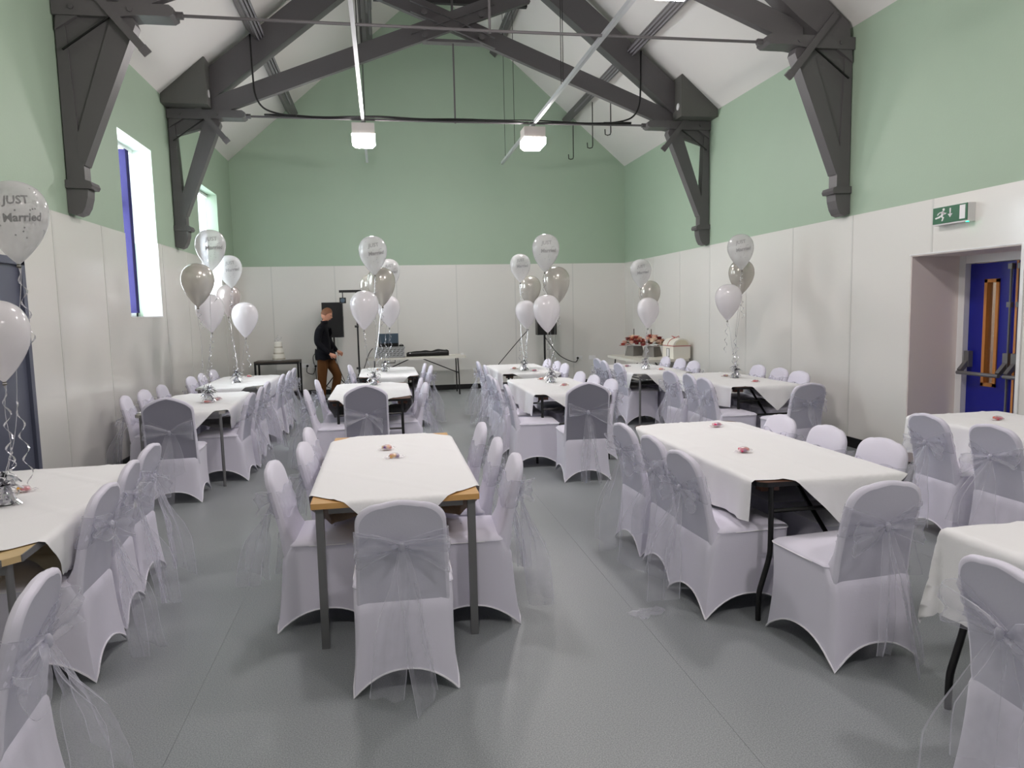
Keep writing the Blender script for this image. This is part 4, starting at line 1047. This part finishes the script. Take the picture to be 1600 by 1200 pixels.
# loudspeakers on tripods, lighting stand
def tripod(t, h, r=.017, spread=.42, lh=.42):
    MB().tube([(0, 0, .08), (0, 0, h)], r, 10).build('pole', MAT['blackmetal'], t, 40)
    MB().lathe([(r+.003, lh-.02), (r+.016, lh-.015), (r+.016, lh+.05), (r+.003, lh+.055)], 12).build('collar', MAT['black'], t)
    for k in range(3):
        a = 2*pi*k/3+.5; MB().tube([(cos(a)*.03, sin(a)*.03, lh), (cos(a)*spread, sin(a)*spread, .012)], .011, 6).build('leg', MAT['blackmetal'], t)
        MB().tube([(cos(a)*.02, sin(a)*.02, .12), (cos(a)*spread*.55, sin(a)*spread*.55, lh*.47)], .007, 6).build('stay', MAT['blackmetal'], t)
def speaker(loc, rz, label, wd, hh):
    t = thing('loudspeaker', label, 'loudspeaker', loc, rz, 'black loudspeakers')
    b = wd/2; MB().prism([(-b, -.17), (b, -.17), (b, .05), (b*.6, .18), (-b*.6, .18), (-b, .05)], 2, 0, hh).build('cabinet', MAT['black'], t)
    MB().box(-b+.015, b-.015, -.178, -.17, .02, hh-.02).build('grille', mat('speaker_grille', (.02,.02,.022), .7) if 'speaker_grille' not in bpy.data.materials else bpy.data.materials['speaker_grille'], t)
    for s in (-1, 1): MB().box(s*(b-.004)-.006, s*(b-.004)+.006, -.05, .05, hh*.45, hh*.6).build('side_handle', MAT['blackmetal'], t)
    return t
t = thing('speaker_stand', 'black tripod stand behind the man holding the left speaker', 'stand', (-.98, 14.9, 0)); tripod(t, 1.19)
speaker((-.98, 14.9, 1.19), 0, 'large black loudspeaker behind the man', .40, .69)
t = thing('speaker_stand', 'black tripod stand holding the right speaker', 'stand', (3.29, 14.75, 0)); tripod(t, 1.13, .022)
speaker((3.31, 14.75, 1.13), 0, 'black loudspeaker half hidden behind the white balloon', .40, .62)
t = thing('lighting_stand', 'black lighting stand with T-bar and small disco lamps', 'stand', (-.46, 13.45, 0)); tripod(t, 2.06, .016, .40, .5)
MB().box(-.30, .34, -.02, .02, 2.03, 2.075).build('crossbar', MAT['black'], t)
for z in (.66, 1.42): MB().tube([(-.05, 0, z), (.02, 0, z)], .02, 8).build('clamp_knob', MAT['black'], t)
for x, k in ((-.24, 0), (.0, 1), (.22, 0)):
    b = MB().box(x-.055, x+.055, -.06, .06, 1.84, 1.94).box(x-.008, x+.008, -.01, .01, 1.94, 2.03)
    f = b.build('spot_lamp', MAT['black'], t); MB().tube([(x, -.06, 1.89), (x, -.068, 1.89)], .04, 14).build('lens', MAT['screen'], f)

# gift table by the right wall: flowers in hat boxes and a card chest
trestle('off-white folding table in the right corner with flowers and card chest', 4.20, 5.20, 11.72, 13.45, .755, False, .14)
PET = [mat('petal_%d' % i, c, .6) for i, c in enumerate(((.62,.22,.17), (.93,.84,.74), (.86,.62,.50), (.48,.14,.14), (.90,.74,.68)))]; LEAF = mat('leaf_green', (.20,.27,.14), .5)
def flower_box(x, y, label, seed):
    t = thing('flower_box', label, 'flowers', (x, y, .755), seed*.3, 'hat boxes of flowers'); R = random.Random(seed)
    MB().add([(sx*a, sy*a, z) for z, a in ((0, .13), (.18, .10)) for sx, sy in ((-1,-1),(1,-1),(1,1),(-1,1))], [(0,1,2,3),(7,6,5,4)]+[(i, (i+1) % 4, (i+1) % 4+4, i+4) for i in range(4)]).build('hat_box', MAT['hatbox'], t)
    for k in range(34):
        a = R.uniform(0, 2*pi); rr = .20*sqrt(R.random()); z = .21+.16*(1-(rr/.21)**2)+R.uniform(-.02, .02); c = (rr*cos(a)*1.15, rr*sin(a), z); m = MB(); s = R.uniform(.040, .060)
        m.ball(c, s*.8, 8, (1, 1, .75))
        for p in range(6):
            b = p*pi/3+a; rows = []
            for i in range(3): rows.append([(c[0]+s*(.35+.4*i)*cos(b+q*.42), c[1]+s*(.35+.4*i)*sin(b+q*.42), c[2]+s*(.15+.35*sin(i*1.2))-.004*abs(q)) for q in (-1, 0, 1)])
            m.grid(rows)
        m.build('bloom', PET[R.randrange(5)], t, True)
    for k in range(22):
        a = R.uniform(0, 2*pi); L = R.uniform(.18, .29); z = R.uniform(.19, .28); d = Vector((cos(a), sin(a), R.uniform(-.1, .3))); sdv = Vector((-sin(a), cos(a), 0))
        rows = [[Vector((0, 0, z))+d*L*q-sdv*.03*sin(pi*min(.98, q)), Vector((0, 0, z+.008))+d*L*q, Vector((0, 0, z))+d*L*q+sdv*.03*sin(pi*min(.98, q))] for q in (.4, .55, .7, .85, 1)]
        MB().grid(rows).build('leaf', LEAF if k % 3 else PET[0], t, True)
    MB().tube([(.0, .02, .30), (.0, .02, .50)], .008, 6).build('pick', MAT['darkwood'], t)
flower_box(4.62, 12.98, 'grey hat box of red and cream flowers, left one', 1)
flower_box(4.80, 12.55, 'grey hat box of peach and pink flowers, right one', 2)
t = thing('card_chest', 'cream domed wedding card chest with red ribbon and tag', 'chest', (5.035, 12.0, .755))
MB().box(-.155, .155, -.24, .24, 0, .22).build('chest_body', MAT['cream'], t)
arc = [(.158*cos(a*pi/14), .222+.125*sin(a*pi/14)) for a in range(15)]
MB().prism(arc, 1, -.243, .243).build('lid', MAT['cream'], t)
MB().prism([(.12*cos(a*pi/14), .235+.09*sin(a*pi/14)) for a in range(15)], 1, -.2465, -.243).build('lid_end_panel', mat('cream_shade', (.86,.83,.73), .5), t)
rb = mat('red_ribbon', (.66,.25,.24), .5)
MB().box(-.159, .159, -.246, .246, .214, .226).build('ribbon', rb, t)
g = MB().tube([(-.158, .0, .226)]+[(-.16*cos(a), 0, .226+.127*sin(a)) for a in (.3, .7, 1.1, 1.4)], .006, 6).tube([(-.03, 0, .352), (-.07, .03, .385), (-.03, .05, .37), (-.0, .02, .355), (.03, -.03, .385), (.05, .0, .365)], .006, 6); g.build('bow', rb, t)
g = MB(); g.box(-.164, -.156, -.075, .035, .03, .17).build('tag', MAT['white'], t)
g = MB()
for a, b, c, d in ((-.08, -.072, .025, .175), (.032, .04, .025, .175), (-.08, .04, .025, .033), (-.08, .04, .167, .175)): g.box(-.167, -.16, a, b, c, d)
g.build('tag_frame', mat('grey_frame', (.35,.36,.40), .4), t)

# ------------------------------------------------------------------ the man by the left speaker
def skin_mesh(name, joints, edges, root, sub=2):
    me = bpy.data.meshes.new(name); me.from_pydata([j[0] for j in joints], edges, [])
    o = bpy.data.objects.new('tmp', me); COL.objects.link(o)
    md = o.modifiers.new('Skin', 'SKIN'); md.use_smooth_shade = True; md.branch_smoothing = .6
    for v, j in zip(me.skin_vertices[0].data, joints):
        r = j[1]; v.radius = r if isinstance(r, tuple) else (r, r)
    me.skin_vertices[0].data[root].use_root = True
    ss = o.modifiers.new('Sub', 'SUBSURF'); ss.levels = sub; ss.render_levels = sub
    bpy.context.view_layer.update(); r = bpy.data.meshes.new_from_object(o.evaluated_get(bpy.context.evaluated_depsgraph_get()))
    bpy.data.objects.remove(o); bpy.data.meshes.remove(me); r.name = name; return r
man = thing('person', 'man in navy top and brown trousers looking down, holding a cable', 'person', (-1.06, 14.15, 0), radians(-8))
J = [((-.06, 0, .90), (.145, .165)), ((-.07, 0, 1.10), (.158, .175)), ((-.09, 0, 1.30), (.15, .18)), ((-.075, 0, 1.42), (.10, .14)), ((-.045, 0, 1.49), .058), ((-.02, 0, 1.56), .052),
     ((-.10, -.19, 1.385), .088), ((-.13, -.26, 1.12), .068), ((.05, -.25, .945), .050), ((.09, -.235, .915), .034),
     ((-.05, .19, 1.385), .088), ((-.02, .25, 1.12), .068), ((.12, .14, .97), .050), ((.155, .12, .945), .034),
     ((-.07, -.095, .82), .122), ((-.10, -.115, .47), .092), ((-.115, -.12, .12), .076), ((-.115, -.12, .05), .070),
     ((-.05, .095, .82), .122), ((.155, .12, .50), .094), ((.065, .13, .14), .076), ((.055, .13, .06), .070)]
ED = [(0,1),(1,2),(2,3),(3,4),(4,5),(3,6),(6,7),(7,8),(8,9),(3,10),(10,11),(11,12),(12,13),(0,14),(14,15),(15,16),(16,17),(0,18),(18,19),(19,20),(20,21)]
bmE = skin_mesh('body', J, ED, 0)
for m in (MAT['navy'], MAT['trouser'], MAT['skin']): bmE.materials.append(m)
for p in bmE.polygons:
    c = p.center; p.use_smooth = True
    arm = abs(c.y) > .17 or (c.x > .06 and c.z > .85)
    p.material_index = 2 if c.z > 1.505 else (1 if c.z < .84 else 0)
link('body', bmE, man)
# jumper hem and collar
rows = []
for z, ex in ((.80, .012), (.84, .018), (.93, .016), (1.0, .004)):
    rows.append([(-.062+(.158+ex)*cos(a*pi/10), (.205+ex)*sin(a*pi/10), z+.012*sin(a*1.9)) for a in range(20)])
MB().grid(rows, close=True).build('jumper_hem', MAT['navy'], man, True)
MB().lathe([(.060, 1.47), (.068, 1.48), (.066, 1.525), (.056, 1.53)], 16, (-.036, 0, 0)).build('collar', MAT['navy'], man, True)
# head looking down
hm = MB(); hr = []; NL, NG = 22, 28
for i in range(NL+1):
    th = pi*i/NL; row = []
    for k in range(NG):
        ph = 2*pi*k/NG; dx, dy, dz = sin(th)*cos(ph), sin(th)*sin(ph), cos(th)
        jaw = 1-.20*max(0, -dz-.1)-.10*max(0, -dz-.5)
        x, y, z = .098*dx, .077*dy*jaw, .122*dz
        if dx < 0: x *= 1.04; z += .006*dx*(-1)
        if dx > 0:
            g = lambda a, b, s_: exp(-((dy-a)/s_)**2-((dz-b)/(s_*.8))**2)
            x += .026*exp(-(dy/.16)**2-((dz+.17)/.17)**2)+.014*exp(-(dy/.5)**2-((dz+.86)/.18)**2)+.006*exp(-(dy/.6)**2-((dz-.22)/.1)**2)
            x -= .010*(g(.36, .06, .18)+g(-.36, .06, .18)); x += .007*exp(-(dy/.28)**2-((dz+.50)/.07)**2)
        row.append((x, y, z))
    hr.append(row)
hm.grid(hr, close=True)
T = Matrix.Translation((.015, 0, 1.645)) @ Matrix.Rotation(radians(22), 4, 'Y')
def xf(mb): mb.v = [tuple(T @ Vector(v)) for v in mb.v]; return mb
head = xf(hm).build('head', MAT['skin'], man, True)
for s in (-1, 1):
    e = MB(); e.lathe([(.006, -.004), (.020, 0), (.024, .006), (.014, .010), (.004, .006)], 12)
    e.v = [(v[0]*.8-.005, s*(.070+v[2]*.9), v[1]*1.35-.012) for v in e.v]; xf(e).build('ear', MAT['skin'], head, True)
    e = MB().ball((.086, s*.028, .008), .010, 8); e.v = [tuple(v) for v in e.v]; xf(e).build('eye', MAT['boot'], head, True)
mo = MB().tube([(.094, -.022, -.064), (.104, 0, -.063), (.094, .022, -.064)], .0045, 6); xf(mo).build('mouth', mat('lip', (.66,.40,.36), .5), head, True)
hh = MB(); rows = []
for i in range(13):
    th = pi*.56*i/12; row = []
    for k in range(NG):
        ph = 2*pi*k/NG; front = max(0, cos(ph)); lim = pi*(.56-.24*front**.6)
        t2 = lim*i/12; dx, dy, dz = sin(t2)*cos(ph), sin(t2)*sin(ph), cos(t2)
        r = 1.075+.02*nz((dx*6, dy*6, dz*6)); row.append((.098*dx*r*(1.05 if dx < 0 else 1), .077*dy*r, .122*dz*r+.003))
    rows.append(row)
hh.grid(rows, close=True); xf(hh).build('hair', MAT['hair'], head, True)
def hand(name, wrist, d, palm_n, flip):
    d = Vector(d).normalized(); n = Vector(palm_n).normalized(); sd_ = d.cross(n).normalized()*flip; W = Vector(wrist); m = MB()
    rows = []
    for q, wv, th in ((-.012, .022, .019), (.02, .030, .018), (.055, .038, .016), (.085, .036, .013), (.095, .028, .008)):
        rows.append([W+d*q+sd_*wv*cos(a*pi/6)+n*th*sin(a*pi/6) for a in range(12)])
    m.grid(rows, close=True); m.add(rows[-1], [tuple(range(12))])
    for k, (off, L) in enumerate(((-.028, .060), (-.009, .070), (.010, .066), (.028, .052))):
        b = W+d*.085+sd_*off; c1, c2, c3 = d*.9+n*.45, d*.45+n*.9, -d*.25+n*.95
        p1 = b+c1.normalized()*L*.42; p2 = p1+c2.normalized()*L*.34; p3 = p2+c3.normalized()*L*.28
        m.tube([b-d*.02, b, p1, p2, p3], [.0095, .0095, .009, .008, .0065], 8)
    b = W+d*.028-sd_*.028; p1 = b+(d*.6-sd_*.7+n*.35).normalized()*.035; p2 = p1+(d*.75-sd_*.05+n*.6).normalized()*.03
    m.tube([b+sd_*.01, b, p1, p2], [.012, .012, .0105, .008], 8)
    m.build(name, MAT['skin'], man, True)
hand('hand', (.095, -.233, .912), (.85, .1, -.5), (.2, .9, -.25), 1)
hand('hand', (.160, .118, .942), (.85, -.15, -.5), (.2, -.9, -.25), -1)
for px, py, rz in ((-.115, -.12, -.05), (.055, .13, .1)):
    m = MB(); rows = []
    for q, wv, h0 in ((-.075, .030, .07), (-.06, .040, .10), (-.01, .044, .115), (.05, .044, .085), (.11, .048, .062), (.165, .042, .050), (.195, .022, .035)):
        rows.append([(q, wv*cos(a*pi/6), max(.0, h0*.5+h0*.5*sin(a*pi/6)*1.0) if sin(a*pi/6) > -.5 else 0) for a in range(12)])
    m.grid(rows, close=True); m.add(rows[0], [tuple(range(12))]); m.add(rows[-1], [tuple(range(12))])
    m.lathe([(.054, .06), (.058, .08), (.058, .17), (.050, .18)], 12)
    T2 = Matrix.Translation((px, py, 0)) @ Matrix.Rotation(rz, 4, 'Z'); m.v = [tuple(T2 @ Vector(v)) for v in m.v]
    m.build('boot', MAT['boot'], man, True)
cable([(-.91, 13.93, .87), (-.86, 13.86, .70), (-.74, 13.75, .40), (-.60, 13.66, .14), (-.50, 13.6, .012)], .007, 'black cable hanging from the man\'s hand to the floor')
